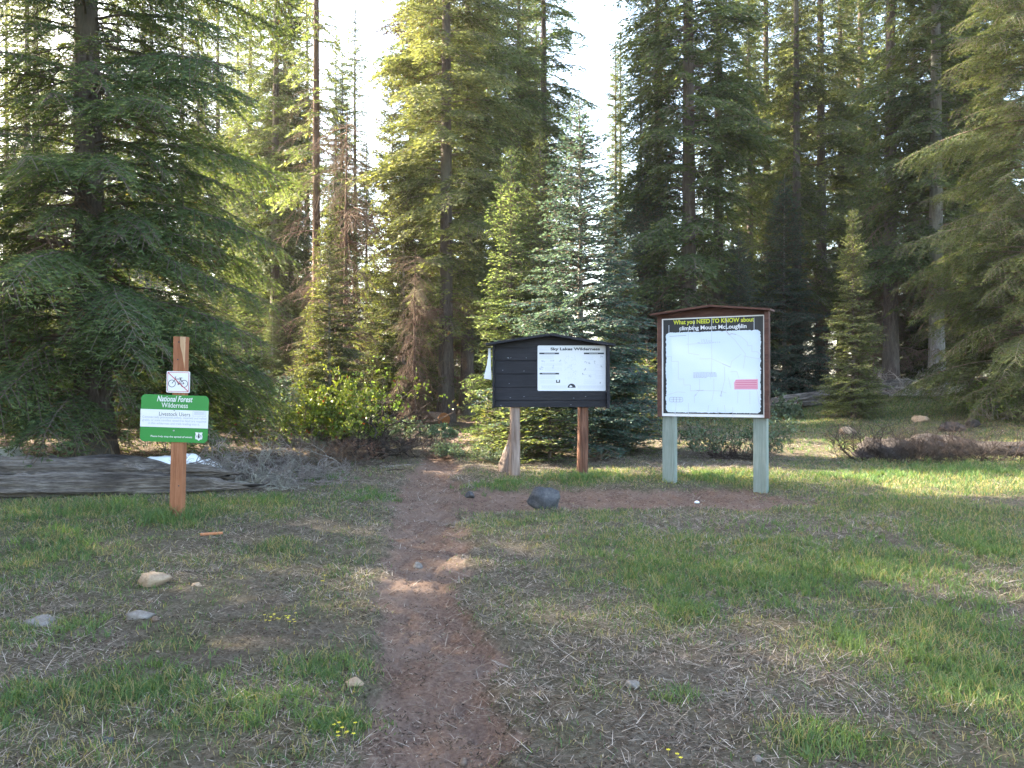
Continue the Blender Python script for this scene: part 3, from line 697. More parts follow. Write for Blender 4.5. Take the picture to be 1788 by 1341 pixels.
tree('dead', 1440, 27, "grey forked dead sapling behind the far fallen log", s=.35, sz=.35)
tree('tallC', 1310, 30, "dark fir filling the gap right of the map board roof", s=.8)
tree('tallC', 1120, 30, "dark fir between the two notice boards", s=.62)
tree('tallA', 480, 29, "fir with dark trunk behind the right boughs of the huge fir", s=.9, rz=1)
tree('tallC', 620, 33, "distant fir left of the dark spire fir", s=.7)
tree('tallC', 10, 40, "brownish sunlit fir at the left edge behind the huge fir", s=1.0, mat='needle_yellow_sunlit')
tree('sapling', 500, 15.5, "pale fir sapling left of the green leafy bush", s=1.0)
tree('sapling', 455, 16.5, "bluish fir sapling beneath the huge fir boughs", s=1.1)
tree('sapling', 1130, 17, "little fir sapling between the two notice boards", s=1.4, mat='needle_green')
tree('sapling', 560, 18.5, "small green fir sapling behind the leafy bush", s=1.2, mat='needle_green')
tree('sapling', 862, 13.8, "low spreading fir at the trail edge left of the stump", s=1.25, sz=.7, mat='needle_green')
tree('sapling', 905, 13.2, "low fir bush seen beneath the black notice board", s=1.5, sz=.85, mat='needle_yellow_sunlit')
tree('sapling', 960, 13.0, "second low fir bush beneath the black notice board, nearer its right post", s=1.5, sz=.9, mat='needle_green')
tree('sapling', 1090, 14.5, "low fir bush right of the black notice board", s=1.6, sz=.8, mat='needle_green')

mf = [(250, 34, 'tallB', .95), (435, 36, 'tallC', 1.0), (505, 31, 'tallC', .95), (596, 30, 'tallC', .55), (640, 31, 'tallA', .42), (1075, 33, 'tallC', .62), (1150, 29, 'tallB', .95), (1255, 27, 'tallC', 1.0), (1340, 33, 'tallA', 1.0),
      (1435, 29, 'tallA', 1.0), (1505, 34, 'tallB', 1.0), (1595, 29, 'tallC', 1.05), (1680, 31, 'tallA', 1.1), (1745, 24, 'tallC', 1.0), (1820, 27, 'tallB', 1.0), (835, 31, 'tallB', 1.0), (905, 29, 'tallC', .9), (1130, 25, 'youngB', 1.3), (1370, 26, 'young', 1.2), (1620, 26, 'young', 1.0), (1290, 24.5, 'young', .9)]
for px, d, k, s in mf:
    tree(k, px, d, "full green conifer filling the middle rank of the forest", s=s, mat=['needle_green', 'needle_green', 'needle_blue', 'needle_yellow_sunlit'][int(px) % 4] if px > 1080 or px < 600 else ('needle_yellow_sunlit' if 700 < px < 950 else 'needle_green'), group="full conifers of the middle rank of the forest")
tree('tallB', 60, 36, 'tall fir at the left edge between the huge fir boughs', s=1.05, rz=2)
tree('tallC', 752, 27, 'full yellow green fir left of the thick trunked fir', s=.98, mat='needle_yellow_sunlit', rz=2)
# --- the forest behind: no two of these can be told apart in the photo
rb = random.Random(77); far_n = 0
GL = "conifer of the dense forest beyond the clearing"
for d0, d1, n, smin, smax in ((33, 40, 15, .55, .95), (42, 52, 20, .55, .95), (55, 75, 24, .6, 1.0)):
    for i in range(n):
        d = rb.uniform(d0, d1); ph = (i + rb.uniform(.15, .85)) / n
        X = (-.80 + 1.6 * ph) * d
        p = X / d * FPX + 894
        s = rb.uniform(smin, smax)
        if 600 < p < 715 or 985 < p < 1075: s *= .5           # the open sky gaps
        key = rb.choice(['tallA', 'tallB', 'tallC', 'tallC'])
        tree(key, p, d, GL, s=s, group="conifers of the dense forest beyond the clearing")
for i in range(26):
    d = rb.uniform(24, 40); p = rb.uniform(380, 1900) if i % 3 else rb.uniform(-100, 700)
    if abs(p - 800) < 60 and d < 30: d += 8
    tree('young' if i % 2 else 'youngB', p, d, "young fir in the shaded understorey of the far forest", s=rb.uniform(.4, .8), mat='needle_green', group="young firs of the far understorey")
# --- the forest on the left that shades the clearing (beyond the left edge of the picture)
lf = [(-12.3, 13.8, 'tallC', .9), (-16.5, 16.8, 'tallC', 1.0), (-20.5, 18.6, 'tallA', 1.0), (-9.5, 7.6, 'tallC', 1.0), (-12, 4.2, 'tallA', 1.0), (-9, 1.5, 'tallC', .95), (-15.5, 8.5, 'tallA', 1.0), (-14.5, 12.0, 'tallC', 1.0), (-16, 5.6, 'tallC', 1.05), (-11, -1.5, 'tallA', 1.0), (-19, 14.5, 'tallC', 1.0), (-13, 9.8, 'tallC', .9), (-21, 10, 'tallA', 1.0), (-18, 1.5, 'tallC', 1.0), (-23, 17.5, 'tallC', 1.0)]
for x, y, k, s in lf:
    tree(k, 0, y, "conifer of the forest left of the clearing", s=s, x=x, group="conifers left of the clearing")

# ------------------------------------------------------------------ lettering
def text_mesh(name, txt, x0, x1, z0, z1, y, mat, parent, bold=0.0, shear=0.0, keep=False, serif=False):
    """lettering fitted into the box x0..x1, z0..z1 of the parent's xz plane"""
    cu = bpy.data.curves.new("t", 'FONT'); cu.body = txt; cu.size = 1; cu.offset = bold; cu.shear = shear; cu.resolution_u = 3
    cu.align_x = 'CENTER'
    ob = bpy.data.objects.new("t", cu); C.objects.link(ob)
    dg = bpy.context.evaluated_depsgraph_get(); me = bpy.data.meshes.new_from_object(ob.evaluated_get(dg))
    bpy.data.objects.remove(ob)
    n = len(me.vertices); co = np.zeros(n * 3, dtype=np.float32); me.vertices.foreach_get("co", co); co = co.reshape(-1, 3)
    mn = co.min(0); mx = co.max(0)
    u = (co[:, 0] - mn[0]) / (mx[0] - mn[0]); v = (co[:, 1] - mn[1]) / (mx[1] - mn[1])
    out = np.stack([x0 + u * (x1 - x0), np.full(n, y), z0 + v * (z1 - z0)], 1)
    me.vertices.foreach_set("co", out.astype(np.float32).ravel()); me.update(); me.materials.clear(); me.materials.append(mat); me.name = name
    o = bpy.data.objects.new(name, me); C.objects.link(o); o.parent = parent
    return o
def rrect(x0, x1, z0, z1, r, n=6):
    pts = []
    for cx, cz, a0 in ((x1 - r, z1 - r, 0), (x0 + r, z1 - r, 90), (x0 + r, z0 + r, 180), (x1 - r, z0 + r, 270)):
        for k in range(n + 1):
            a = R(a0 + 90 * k / n); pts.append((cx + r * math.cos(a), cz + r * math.sin(a)))
    return pts
def rough(o, amt, sc=8, seed=0):
    me = o.data
    for v in me.vertices:
        n = fbm(np.array([v.co.x * sc + v.co.z * 3]), np.array([v.co.y * sc + v.co.z * sc]), seed, 2)[0] - .5
        v.co.x += n * amt; v.co.y -= n * amt * .7
def post_mesh(w, d, z0, z1, seg=14, bev=.006):
    V = []; F = []; e = bev
    sec = [(-w / 2 + e, -d / 2), (w / 2 - e, -d / 2), (w / 2, -d / 2 + e), (w / 2, d / 2 - e), (w / 2 - e, d / 2), (-w / 2 + e, d / 2), (-w / 2, d / 2 - e), (-w / 2, -d / 2 + e)]
    for k in range(seg + 1):
        z = z0 + (z1 - z0) * k / seg; V += [(x, y, z) for x, y in sec]
    for k in range(seg):
        for i in range(8):
            j = (i + 1) % 8; F.append([8 * k + i, 8 * k + j, 8 * k + 8 + j, 8 * k + 8 + i])
    F.append(list(range(8))[::-1]); F.append([8 * seg + i for i in range(8)])
    return V, F

# ------------------------------------------------------------------ signpost with the two small signs
X0, Y0 = GP(310, 907); g0 = gz(X0, Y0)
sp = empty("signpost", (X0, Y0, g0)); sp.rotation_euler = (0, R(1.25), 0)
tag(sp, "orange wooden post carrying a no bicycles sign above a green wilderness sign", "signpost")
top = ZD(588, Y0) - g0
V, F = post_mesh(.122, .10, -.3, top, 20); po = np_mesh("post", V, F, M['post_cedar'], sp); rough(po, .006, 3, 5)
pc = MB(); pts = [(.061, top - .32), (.061, top - .002), (.006, top - .002), (.012, top - .10), (.030, top - .16), (.045, top - .24)]
pc.prism(pts[::-1], -.0535, -.0505); pc.build("pale_split_patch", M['post_cut'], sp)
kn = MB()
for kx, kz in ((-.004, top - .055), (-.01, top - .23), (.03, .30)): kn.tube([(kx, -.0505, kz), (kx, -.055, kz)], .007, 8)
kn.build("nail", M['ink'], sp)
hx = lambda px: (px - 313.6) / FPX * Y0
hz = lambda py: ZD(py, Y0) - g0
def tilted(parent, name, px, py, deg):
    o = bpy.data.objects.new(name, None); return o
# no-bicycle sign
bx0, bx1, bz0, bz1 = hx(293.5), hx(334), hz(685.5), hz(648.5)
s1 = MB(); s1.prism(rrect(bx0, bx1, bz0, bz1, .012), -.056, -.0535); bsign = s1.build("no_bicycle_sign", M['sign_white'], sp)
bd = MB(); i_ = .012
fr = [(bx0 + i_, bz0 + i_), (bx1 - i_, bz0 + i_), (bx1 - i_, bz1 - i_), (bx0 + i_, bz1 - i_), (bx0 + i_, bz0 + i_)]
bd.strip(fr, .0045, -.0575); bd.strip([(bx0 + i_, bz1 - i_), (bx1 - i_, bz0 + i_)], .0075, -.0590); bd.build("red_border_and_slash", M['crimson'], bsign)
bi = MB(); cx = (bx0 + bx1) / 2; cz = (bz0 + bz1) / 2 - .004; rw = .035
def ring(mb, x, z, r, wd, y, n=22): mb.strip([(x + r * math.cos(2 * math.pi * k / n), z + r * math.sin(2 * math.pi * k / n)) for k in range(n + 1)], wd, y)
lw, rwx = cx - .062, cx + .060
ring(bi, lw, cz - .012, rw, .0055, -.0575); ring(bi, rwx, cz - .012, rw, .0055, -.0575)
for pl in ([(lw, cz - .012), (lw + .035, cz + .035), (lw + .030, cz + .052), (lw + .042, cz + .056)], [(lw + .033, cz + .033), (cx + .026, cz + .034), (cx + .004, cz - .018), (lw + .036, cz + .028)],
           [(cx + .022, cz + .044), (cx + .028, cz + .026), (rwx, cz - .012), (cx + .004, cz - .018)], [(cx + .010, cz + .045), (cx + .040, cz + .045)], [(cx - .004, cz - .026), (cx + .012, cz - .012)]):
    bi.strip(pl, .0060, -.0575)
bi.build("bicycle_symbol", M['ink'], bsign)
# green sign; turned a little in its own plane
gr = empty("green_wilderness_sign"); gr.parent = sp
gr.location = (hx(309), 0, hz(730.5)); gr.rotation_euler = (0, R(.55), 0)
GW, GH = 117 / FPX * Y0 / 2, 81.5 / FPX * Y0 / 2
g1 = MB(); g1.prism(rrect(-GW, GW, -GH, GH, .045, 8), -.062, -.0555); g1.build("sign_plate", M['sign_green'], gr)
zz = lambda f: GH - 2 * GH * f      # f from top
g2 = MB(); g2.prism([(-GW - .001, zz(.69)), (GW + .001, zz(.69)), (GW + .001, zz(.315)), (-GW - .001, zz(.315))], -.0645, -.0622); g2.build("white_band", M['sign_white'], gr)
xx = lambda f: -GW + 2 * GW * f
text_mesh("lettering", "National Forest", xx(.235), xx(.765), zz(.145), zz(.02), -.0635, M['sign_white'], gr, .018, .32)
text_mesh("lettering", "Wilderness", xx(.305), xx(.695), zz(.27), zz(.165), -.0635, M['sign_white'], gr, .004)
text_mesh("lettering", "Livestock Users", xx(.275), xx(.735), zz(.445), zz(.365), -.0658, M['ink'], gr, -.004)
text_mesh("lettering", "Commercially processed pellets, steamed and rolled", xx(.03), xx(.975), zz(.515), zz(.455), -.0658, M['ink_grey'], gr, -.004)
text_mesh("lettering", "grains, or state certified weed-free feed are required", xx(.03), xx(.975), zz(.58), zz(.52), -.0658, M['ink_grey'], gr, -.004)
text_mesh("lettering", "in this wilderness and trails leading into it.", xx(.12), xx(.88), zz(.645), zz(.585), -.0658, M['ink_grey'], gr, -.004)
text_mesh("lettering", "Please help stop the spread of weeds", xx(.16), xx(.775), zz(.915), zz(.865), -.0635, M['sign_white'], gr, .012)
sh = MB(); sx, sz, sw, shh = xx(.872), zz(.86), .036, .040
sh.prism([(sx - sw, sz + shh), (sx - sw * .86, sz + shh * .5), (sx - sw, sz), (sx - sw * .95, sz - shh * .7), (sx - sw * .4, sz - shh * .82), (sx, sz - shh * 1.1), (sx + sw * .4, sz - shh * .82), (sx + sw * .95, sz - shh * .7), (sx + sw, sz), (sx + sw * .86, sz + shh * .5), (sx + sw, sz + shh), (sx, sz + shh * .9)], -.0640, -.0622)
shd = sh.build("shield_emblem", M['sign_white'], gr)
st = MB()
for k in range(3): st.prism([(sx - .012 + .002 * k, sz - .014 + .014 * k), (sx + .012 - .002 * k, sz - .014 + .014 * k), (sx, sz + .012 + .012 * k)], -.0652, -.0642)
st.box(sx - .003, sx + .003, -.0652, -.0642, sz - .024, sz - .014); st.build("emblem_tree", M['ink'], gr)
text_mesh("emblem_letter", "U", sx - .028, sx - .014, sz - .010, sz + .014, -.0648, M['ink'], gr, .01); text_mesh("emblem_letter", "S", sx + .014, sx + .028, sz - .010, sz + .014, -.0648, M['ink'], gr, .01)
lb = MB(); lx0, lx1, lz0, lz1 = xx(.775), xx(.965), zz(.435), zz(.335)
lb.strip([(lx0, lz0), (lx1, lz0), (lx1, lz1), (lx0, lz1), (lx0, lz0)], .0025, -.0655)
for k in range(3): lb.strip([(lx0 + .012, lz1 - .010 - .011 * k), (lx1 - .012, lz1 - .010 - .011 * k)], .004, -.0655)
lb.build("small_printed_box", M['ink_grey'], gr)
bo = MB()
for f in (.325, .755): bo.tube([(0.0, -.0622, zz(f)), (0, -.071, zz(f))], .0075, 10)
bo.build("bolt", M['metal'], gr)

# ------------------------------------------------------------------ black notice board
YB = 11.4
def bx(px): return XD(px, YB)
gB = gz(bx(960), YB); zb = lambda py: ZD(py, YB) - gB
ox = bx(961)
nb = empty("notice_board", (ox, YB, gB)); tag(nb, "black stained plank notice board with a small gable roof on two round posts", "notice board")
X_ = lambda px: bx(px) - ox
for px0, px1, mt, lb_ in ((890, 908.5, 'post_weather', "grey weathered post"), (1008.5, 1027.5, 'post_redwood', "red brown weathered post")):
    cx = (X_(px0) + X_(px1)) / 2; rr = (X_(px1) - X_(px0)) / 2; mb = MB()
    gg = gz(ox + cx, YB + .05) - gB
    mb.tube([(cx, .08, gg - .3), (cx - .004, .08, gg), (cx, .08, .6), (cx + .003, .08, 1.2), (cx, .08, zb(640))], [rr * 1.06, rr * 1.05, rr, rr * .97, rr * .95], 18)
    p_ = mb.build("post", M[mt], nb, True); p_["label"] = lb_; rough(p_, .012, 6, 3)
XL, XR, ZB, ZT = X_(860), X_(1063), zb(711), zb(604)
pk = MB(); seams = [711, 699, 676, 653, 630, 607.5]
for a, b in zip(seams[:-1], seams[1:]): pk.box(XL + .03, XR - .045, -.035, .0, zb(a) + .002, zb(b) - .004, .003)
pk.prism([(XL + .03, zb(607.5) + .001), (XR - .045, zb(607.5) + .001), (XR - .045, ZT + .02), (0, zb(586)), (XL + .03, ZT + .02)], -.034, .0)
pk.build("plank_panel", M['black_plank'], nb)
bk = MB(); bk.box(XL + .031, XR - .046, .001, .02, ZB, ZT); bk.build("back_panel", M['ink'], nb)
for a, b in ((XL, XL + .028), (XR - .043, XR)):
    sf = MB(); sf.box(a, b, -.13, .05, ZB - .012, ZT + .01, .004); sf.build("side_board", M['black_plank'], nb)
for sgn in (-1, 1):
    rf = MB(); ex = X_(849) if sgn < 0 else X_(1072); ez = zb(604) if sgn < 0 else zb(605.5); az = zb(583); th = .032
    pts = [(ex, ez), (0, az - th), (0, az), (ex, ez + th)] if sgn < 0 else [(0, az - th), (ex, ez), (ex, ez + th), (0, az)]
    rf.prism(pts, -.20 if sgn < 0 else -.199, .16); rf.build("roof_board", M['black_plank'], nb)
# nail heads and chips
nl = MB(); r_ = random.Random(6)
for k in range(26): 
    x = r_.choice([-.58, -.35, .05, .3, .5, -.7]) + r_.uniform(-.03, .03); z = ZB + r_.choice([.03, .13, .15, .33, .52, .70]) + r_.uniform(-.008, .008)
    if x > X_(938) and z > zb(683): continue
    if x < XL + .05 or x > XR - .07: continue
    nl.box(x - .004, x + .004 + r_.uniform(0, .012), -.0375, -.036, z - .002, z + .003)
nl.build("paint_chip", M['ink_grey'], nb)
# information panel
px0, px1, pz0, pz1 = X_(938.5), X_(1057), zb(682.5), zb(603.5)
ip = MB(); ip.prism(rrect(px0, px1, pz0, pz1, .018), -.043, -.036); ipo = ip.build("information_panel", M['poster_white'], nb)
U = lambda u: px0 + (px1 - px0) * u; Wv_ = lambda v: pz1 - (pz1 - pz0) * v
text_mesh("lettering", "Sky Lakes Wilderness", U(.19), U(.915), Wv_(.125), Wv_(.045), -.0445, M['ink'], ipo, .035)
text_mesh("lettering", "Welcome to", U(.03), U(.17), Wv_(.11), Wv_(.07), -.0445, M['ink_faint'], ipo, .0, .3)
hb = MB()
for a, b, v in ((.025, .315, .175), (.68, .975, .175), (.03, .315, .62)): hb.box(U(a), U(b), -.0446, -.0435, Wv_(v + .018), Wv_(v - .018))
hb.build("heading_bar", M['ink'], ipo)
tl = MB(); r_ = random.Random(2)
for a, b, v in ((.10, .25, .175), (.76, .89, .175), (.07, .26, .62)):
    x = a
    while x < b: tl.box(U(x), U(x + .008), -.0458, -.0450, Wv_(v + .006), Wv_(v - .006)); x += .013
tl.build("heading_print", M['poster_white'], ipo)
fl = MB()
def dash(mb, u0, u1, v, wd, y=-.0446):
    u = u0
    while u < u1 - .004:
        du = min(r_.uniform(.006, .022), u1 - u); mb.box(U(u), U(u + du), y, y + .0008, Wv_(v + wd / 2), Wv_(v - wd / 2)); u += du + .005
for v in (.225, .245, .265, .285): dash(fl, .04, .24, v, .006)
for v in (.40, .42, .44): dash(fl, .05, .36, v, .006)
for v in (.49, .51, .53, .55): dash(fl, .11, .36, v, .006)
for v in (.67, .69, .71, .73, .77, .79, .81, .83): dash(fl, .04, .26, v, .006)
for v in (.23, .26, .29, .31): dash(fl, .66, .82, v, .006)
for v in (.42, .45, .48, .55, .58, .61, .66, .69, .72): dash(fl, .84, .97, v, .006)
for v in (.52, .55, .64, .76, .79, .82, .84): dash(fl, .68, .86, v, .006)
for v in (.886, .94): fl.box(U(.05), U(.43), -.0446, -.0438, Wv_(v + .003), Wv_(v - .003)); fl.box(U(.58), U(.97), -.0446, -.0438, Wv_(v + .003), Wv_(v - .003))
dash(fl, .06, .42, .913, .02); dash(fl, .59, .96, .913, .02)
fl.build("fine_print", M['ink_faint'], ipo)
mk = MB()
def blob(cx, cy, sx_, sy_, n=5):
    for k in range(n):
        a = r_.uniform(0, 3.1); x = U(cx + r_.uniform(-sx_, sx_)); z = Wv_(cy + r_.uniform(-sy_, sy_)); l = .010
        mk.strip([(x - l * math.cos(a), z - l * math.sin(a)), (x, z + .003), (x + l * math.cos(a + .6), z + l * math.sin(a + .6))], .0045, -.0448)
for c in ((.085, .34, .025, .02), (.215, .345, .03, .02), (.335, .335, .012, .02), (.06, .475, .02, .02), (.055, .52, .02, .015), (.235, .47, .012, .03), (.71, .37, .02, .015), (.76, .38, .012, .02),
          (.835, .37, .010, .04), (.94, .24, .015, .02), (.935, .47, .012, .03), (.695, .53, .012, .03), (.67, .63, .02, .02), (.77, .68, .02, .015), (.93, .82, .012, .02)): blob(*c)
mk.build("small_drawing", M['ink_grey'], ipo)
lg = MB(); n_ = 12
lg.prism([(U(.50) + .057 * math.cos(math.pi * k / n_), Wv_(.93) + .058 * math.sin(math.pi * k / n_)) for k in range(n_ + 1)], -.0452, -.0438)
lg.box(U(.27), U(.33), -.0452, -.0438, Wv_(.82), Wv_(.80)); lg.box(U(.27), U(.285), -.0452, -.0438, Wv_(.80), Wv_(.76)); lg.box(U(.315), U(.33), -.0452, -.0438, Wv_(.80), Wv_(.755))
lg.build("mountain_emblem", M['ink'], ipo)
sn = MB(); sn.prism([(U(.475), Wv_(.925)), (U(.515), Wv_(.905)), (U(.495), Wv_(.885)), (U(.49), Wv_(.87)), (U(.465), Wv_(.90))], -.0462, -.0454); sn.build("emblem_snow", M['poster_white'], ipo)
mp_ = MB(); 
for k in range(60):
    x = r_.uniform(.39, .57); y = r_.uniform(.20, .74); mp_.strip([(U(x), Wv_(y)), (U(x + r_.uniform(-.03, .03)), Wv_(y + r_.uniform(.0, .05)))], .003, -.0446)
mp_.build("faded_map", M['ink_pale'], ipo)
# loose white sheet on the left edge
ps = MB(); prof_ = [(853.5, 609), (857.5, 608), (857.8, 620), (858, 640), (859.5, 663), (846, 661), (848, 650), (851.5, 637), (853.5, 622)]
pp = [(X_(a), zb(b)) for a, b in prof_][::-1]
ps.prism(pp, -.085, -.079); pso = ps.build("paper_sheet", M['paper'])
for v in pso.data.vertices: v.co.y += .03 * math.sin((v.co.z - ZB) * 9); v.co.y -= .0
pso.location = (ox - .006, YB, gB); tag(pso, "torn white sheet hanging from the left edge of the black notice board", "paper")

# ------------------------------------------------------------------ map board
YL, YR_ = 10.45, 9.9
PLx, PRx = XD(1166, YL), XD(1326, YR_)
ang = math.atan2(YR_ - YL, PRx - PLx); PW = math.hypot(PRx - PLx, YR_ - YL)
mcx, mcy = (PLx + PRx) / 2, (YL + YR_) / 2; gM = gz(mcx, mcy)
mb_ = empty("map_board", (mcx, mcy, gM), ang); tag(mb_, "tall white faded map panel with black heading under brown roof on two green posts", "notice board")
hw = .655
zM = lambda py, d=10.15: ZD(py, d) - gM
zb0, zb1 = 1.20 - gM, 2.475 - gM
for s_, px in ((-1, 0), (1, 1)):
    xpos = s_ * (PW / 2); gg = gz(mcx + xpos * math.cos(ang), mcy + xpos * math.sin(ang)) - gM
    V, F = post_mesh(.165, .135, gg - .3, zb1 - .04 if s_ < 0 else zb1 + .02, 16, .008)
    V = [(x + xpos, y + .085, z) for x, y, z in V]; q = np_mesh("post", V, F, M['post_green'], mb_); rough(q, .005, 4, 2)
bkp = MB(); bkp.box(-hw, hw, -.012, .012, zb0, zb1 + .01); bkp.build("back_panel", M['brown_board'], mb_)
for s_ in (-1, 1):
    x0 = s_ * hw if s_ > 0 else -hw - .055; b2 = MB(); b2.box(x0, x0 + .055, -.085 if s_ > 0 else -.04, .018, zb0 - .005, zb1 + .045, .004); b2.build("side_board", M['brown_board'], mb_)
za = zb1 + .125
gp = MB(); gp.prism([(-hw, zb1 + .011), (hw, zb1 + .011), (hw, zb1 + .05), (0, za - .012), (-hw, zb1 + .05)], -.013, .010); gp.build("gable_board", M['brown_board'], mb_)
for s_ in (-1, 1):
    r1 = MB(); e = s_ * (hw + (.12 if s_ < 0 else .085)); ez = zb1 + .035; th = .024
    pts = [(e, ez), (0, za - .01), (0, za + th - .01), (e, ez + th)] if s_ < 0 else [(0, za - .01), (e, ez), (e, ez + th), (0, za + th - .01)]
    r1.prism(pts, -.15 if s_ < 0 else -.149, .15); r1.build("roof_board", M['brown_board'], mb_)
mpn = MB(); mpn.box(-hw + .002, hw - .002, -.022, -.0125, zb0 + .003, zb1 - .005); mpo = mpn.build("map_panel", M['sign_white'], mb_)
m2 = MB(); m2.box(-hw + .022, hw - .022, -.0245, -.0225, zb0 + .040, zb1 - .02); m2.build("black_border", M['map_black'], mpo)
A = lambda u: -hw + 2 * hw * u; Bv = lambda v: zb1 - (zb1 - zb0) * v
m3 = MB(); q = rrect(A(.045), A(.958), Bv(.957), Bv(.148), .045, 8); r_ = random.Random(12); o3 = []
for (xa, za_), (xb, zb_2) in zip(q, q[1:] + q[:1]):
    n_ = max(1, int(math.hypot(xb - xa, zb_2 - za_) / .012)); bite = 0
    for k in range(n_):
        t = k / n_; bite = bite * .6 + r_.gauss(0, .0032); o3.append((xa + (xb - xa) * t + bite, za_ + (zb_2 - za_) * t + bite * r_.uniform(-1, 1)))
m3.prism(o3, -.0275, -.0248); m3.build("faded_map_sheet", M['map_white'], mpo)
text_mesh("lettering", "What you NEED TO KNOW about", A(.12), A(.90), Bv(.080), Bv(.022), -.0262, M['yellow'], mpo, .022)
text_mesh("lettering", "climbing Mount McLoughlin", A(.18), A(.83), Bv(.140), Bv(.086), -.0260, M['poster_white'], mpo, .022)
cr = MB()
for u, v0, v1 in ((.075, .07, .15), (.185, .10, .15), (.27, .10, .15), (.325, .03, .15), (.50, .005, .15), (.64, .02, .15), (.765, .08, .15), (.90, .03, .15)): cr.strip([(A(u), Bv(v0)), (A(u), Bv(v1))], .006, -.0268)
for u in (.14, .27, .47, .56, .70, .86): cr.strip([(A(u), Bv(.955)), (A(u), Bv(.985))], .006, -.0268)
cr.build("cracked_streak", M['ink_pale'], mpo)
ml = MB()
for pl in ([(.50, .15), (.50, .49), (.49, .62)], [(.38, .42), (.50, .42), (.60, .47), (.68, .505)], [(.68, .505), (.69, .45), (.78, .38)], [(.64, .16), (.72, .24), (.82, .38), (.80, .52)], [(.64, .15), (.66, .19), (.72, .18), (.78, .21), (.84, .27), (.84, .30), (.88, .30), (.88, .36), (.93, .36), (.95, .385)],
           [(.05, .39), (.10, .39), (.10, .44), (.17, .44), (.17, .62), (.225, .62), (.225, .68), (.29, .68), (.29, .74), (.38, .735), (.58, .74)], [(.62, .50), (.625, .62), (.59, .78)], [(.38, .735), (.33, .79), (.33, .86)], [(.52, .74), (.50, .84)], [(.58, .74), (.64, .76)], [(.80, .40), (.90, .42), (.95, .43)],
           [(.75, .74), (.745, .86)], [(.86, .74), (.86, .87)], [(.93, .74), (.94, .84), (.955, .87)], [(.06, .78), (.16, .75), (.24, .755)], [(.38, .38), (.27, .36), (.27, .16)], [(.38, .62), (.38, .73)], [(.52, .62), (.52, .74)], [(.68, .55), (.74, .55), (.76, .62)],
           [(.15, .84), (.14, .95)], [(.27, .86), (.27, .95)], [(.47, .88), (.46, .95)], [(.56, .90), (.55, .955)], [(.70, .90), (.70, .955)], [(.62, .88), (.63, .95)], [(.25, .27), (.49, .265)], [(.66, .61), (.68, .71)], [(.92, .60), (.92, .74)]):
    ml.strip([(A(a), Bv(b)) for a, b in pl], .0052, -.0284)
ml.build("map_line", M['ink_pale'], mpo)
ml2 = MB()
for pl in ([(.60, .47), (.68, .507)], [(.08, .185), (.25, .18)], [(.35, .735), (.42, .734)], [(.595, .74), (.585, .79)], [(.58, .79), (.60, .79)], [(.64, .15), (.67, .185), (.69, .175), (.735, .19)], [(.335, .79), (.35, .77)]): ml2.strip([(A(a), Bv(b)) for a, b in pl], .006, -.0287)
for k in range(5): 
    u = .32
    while u < .54 - (.10 if k == 4 else 0): du = r_.uniform(.006, .02); ml2.box(A(u), A(u + du), -.0287, -.0279, Bv(.556 + .012 * k + .005), Bv(.556 + .012 * k)); u += du + .004
ml2.build("map_note", M['ink_grey'], mpo)
text_mesh("lettering", "S K Y", A(.40), A(.455), Bv(.235), Bv(.225), -.0284, M['ink_grey'], mpo, .0)
text_mesh("lettering", "L A K E S", A(.40), A(.50), Bv(.248), Bv(.238), -.0284, M['ink_grey'], mpo, .0)
text_mesh("lettering", "W I L D E R N E S S", A(.36), A(.58), Bv(.265), Bv(.253), -.0284, M['ink_grey'], mpo, .0)
pkb = MB(); pkb.prism([(A(.715), Bv(.725)), (A(.935), Bv(.725)), (A(.935), Bv(.625)), (A(.73), Bv(.628)), (A(.712), Bv(.66))], -.0287, -.0277); pkb.build("pink_notice_box", M['pink'], mpo)
pkl = MB()
for k in range(5): pkl.strip([(A(.725), Bv(.642 + .017 * k)), (A(.925), Bv(.642 + .017 * k))], .006, -.0292)
pkl.build("notice_print", M['dark_pink'], mpo)
scb = MB(); q = rrect(A(.08), A(.215), Bv(.852), Bv(.805), .024, 6); scb.strip(q + [q[0]], .005, -.0286)
for u in (.12, .15, .185): scb.strip([(A(u), Bv(.852)), (A(u), Bv(.805))], .006, -.0286)
scb.strip([(A(.09), Bv(.828)), (A(.205), Bv(.828))], .004, -.0286)
scb.build("scale_box", M['ink_grey'], mpo)

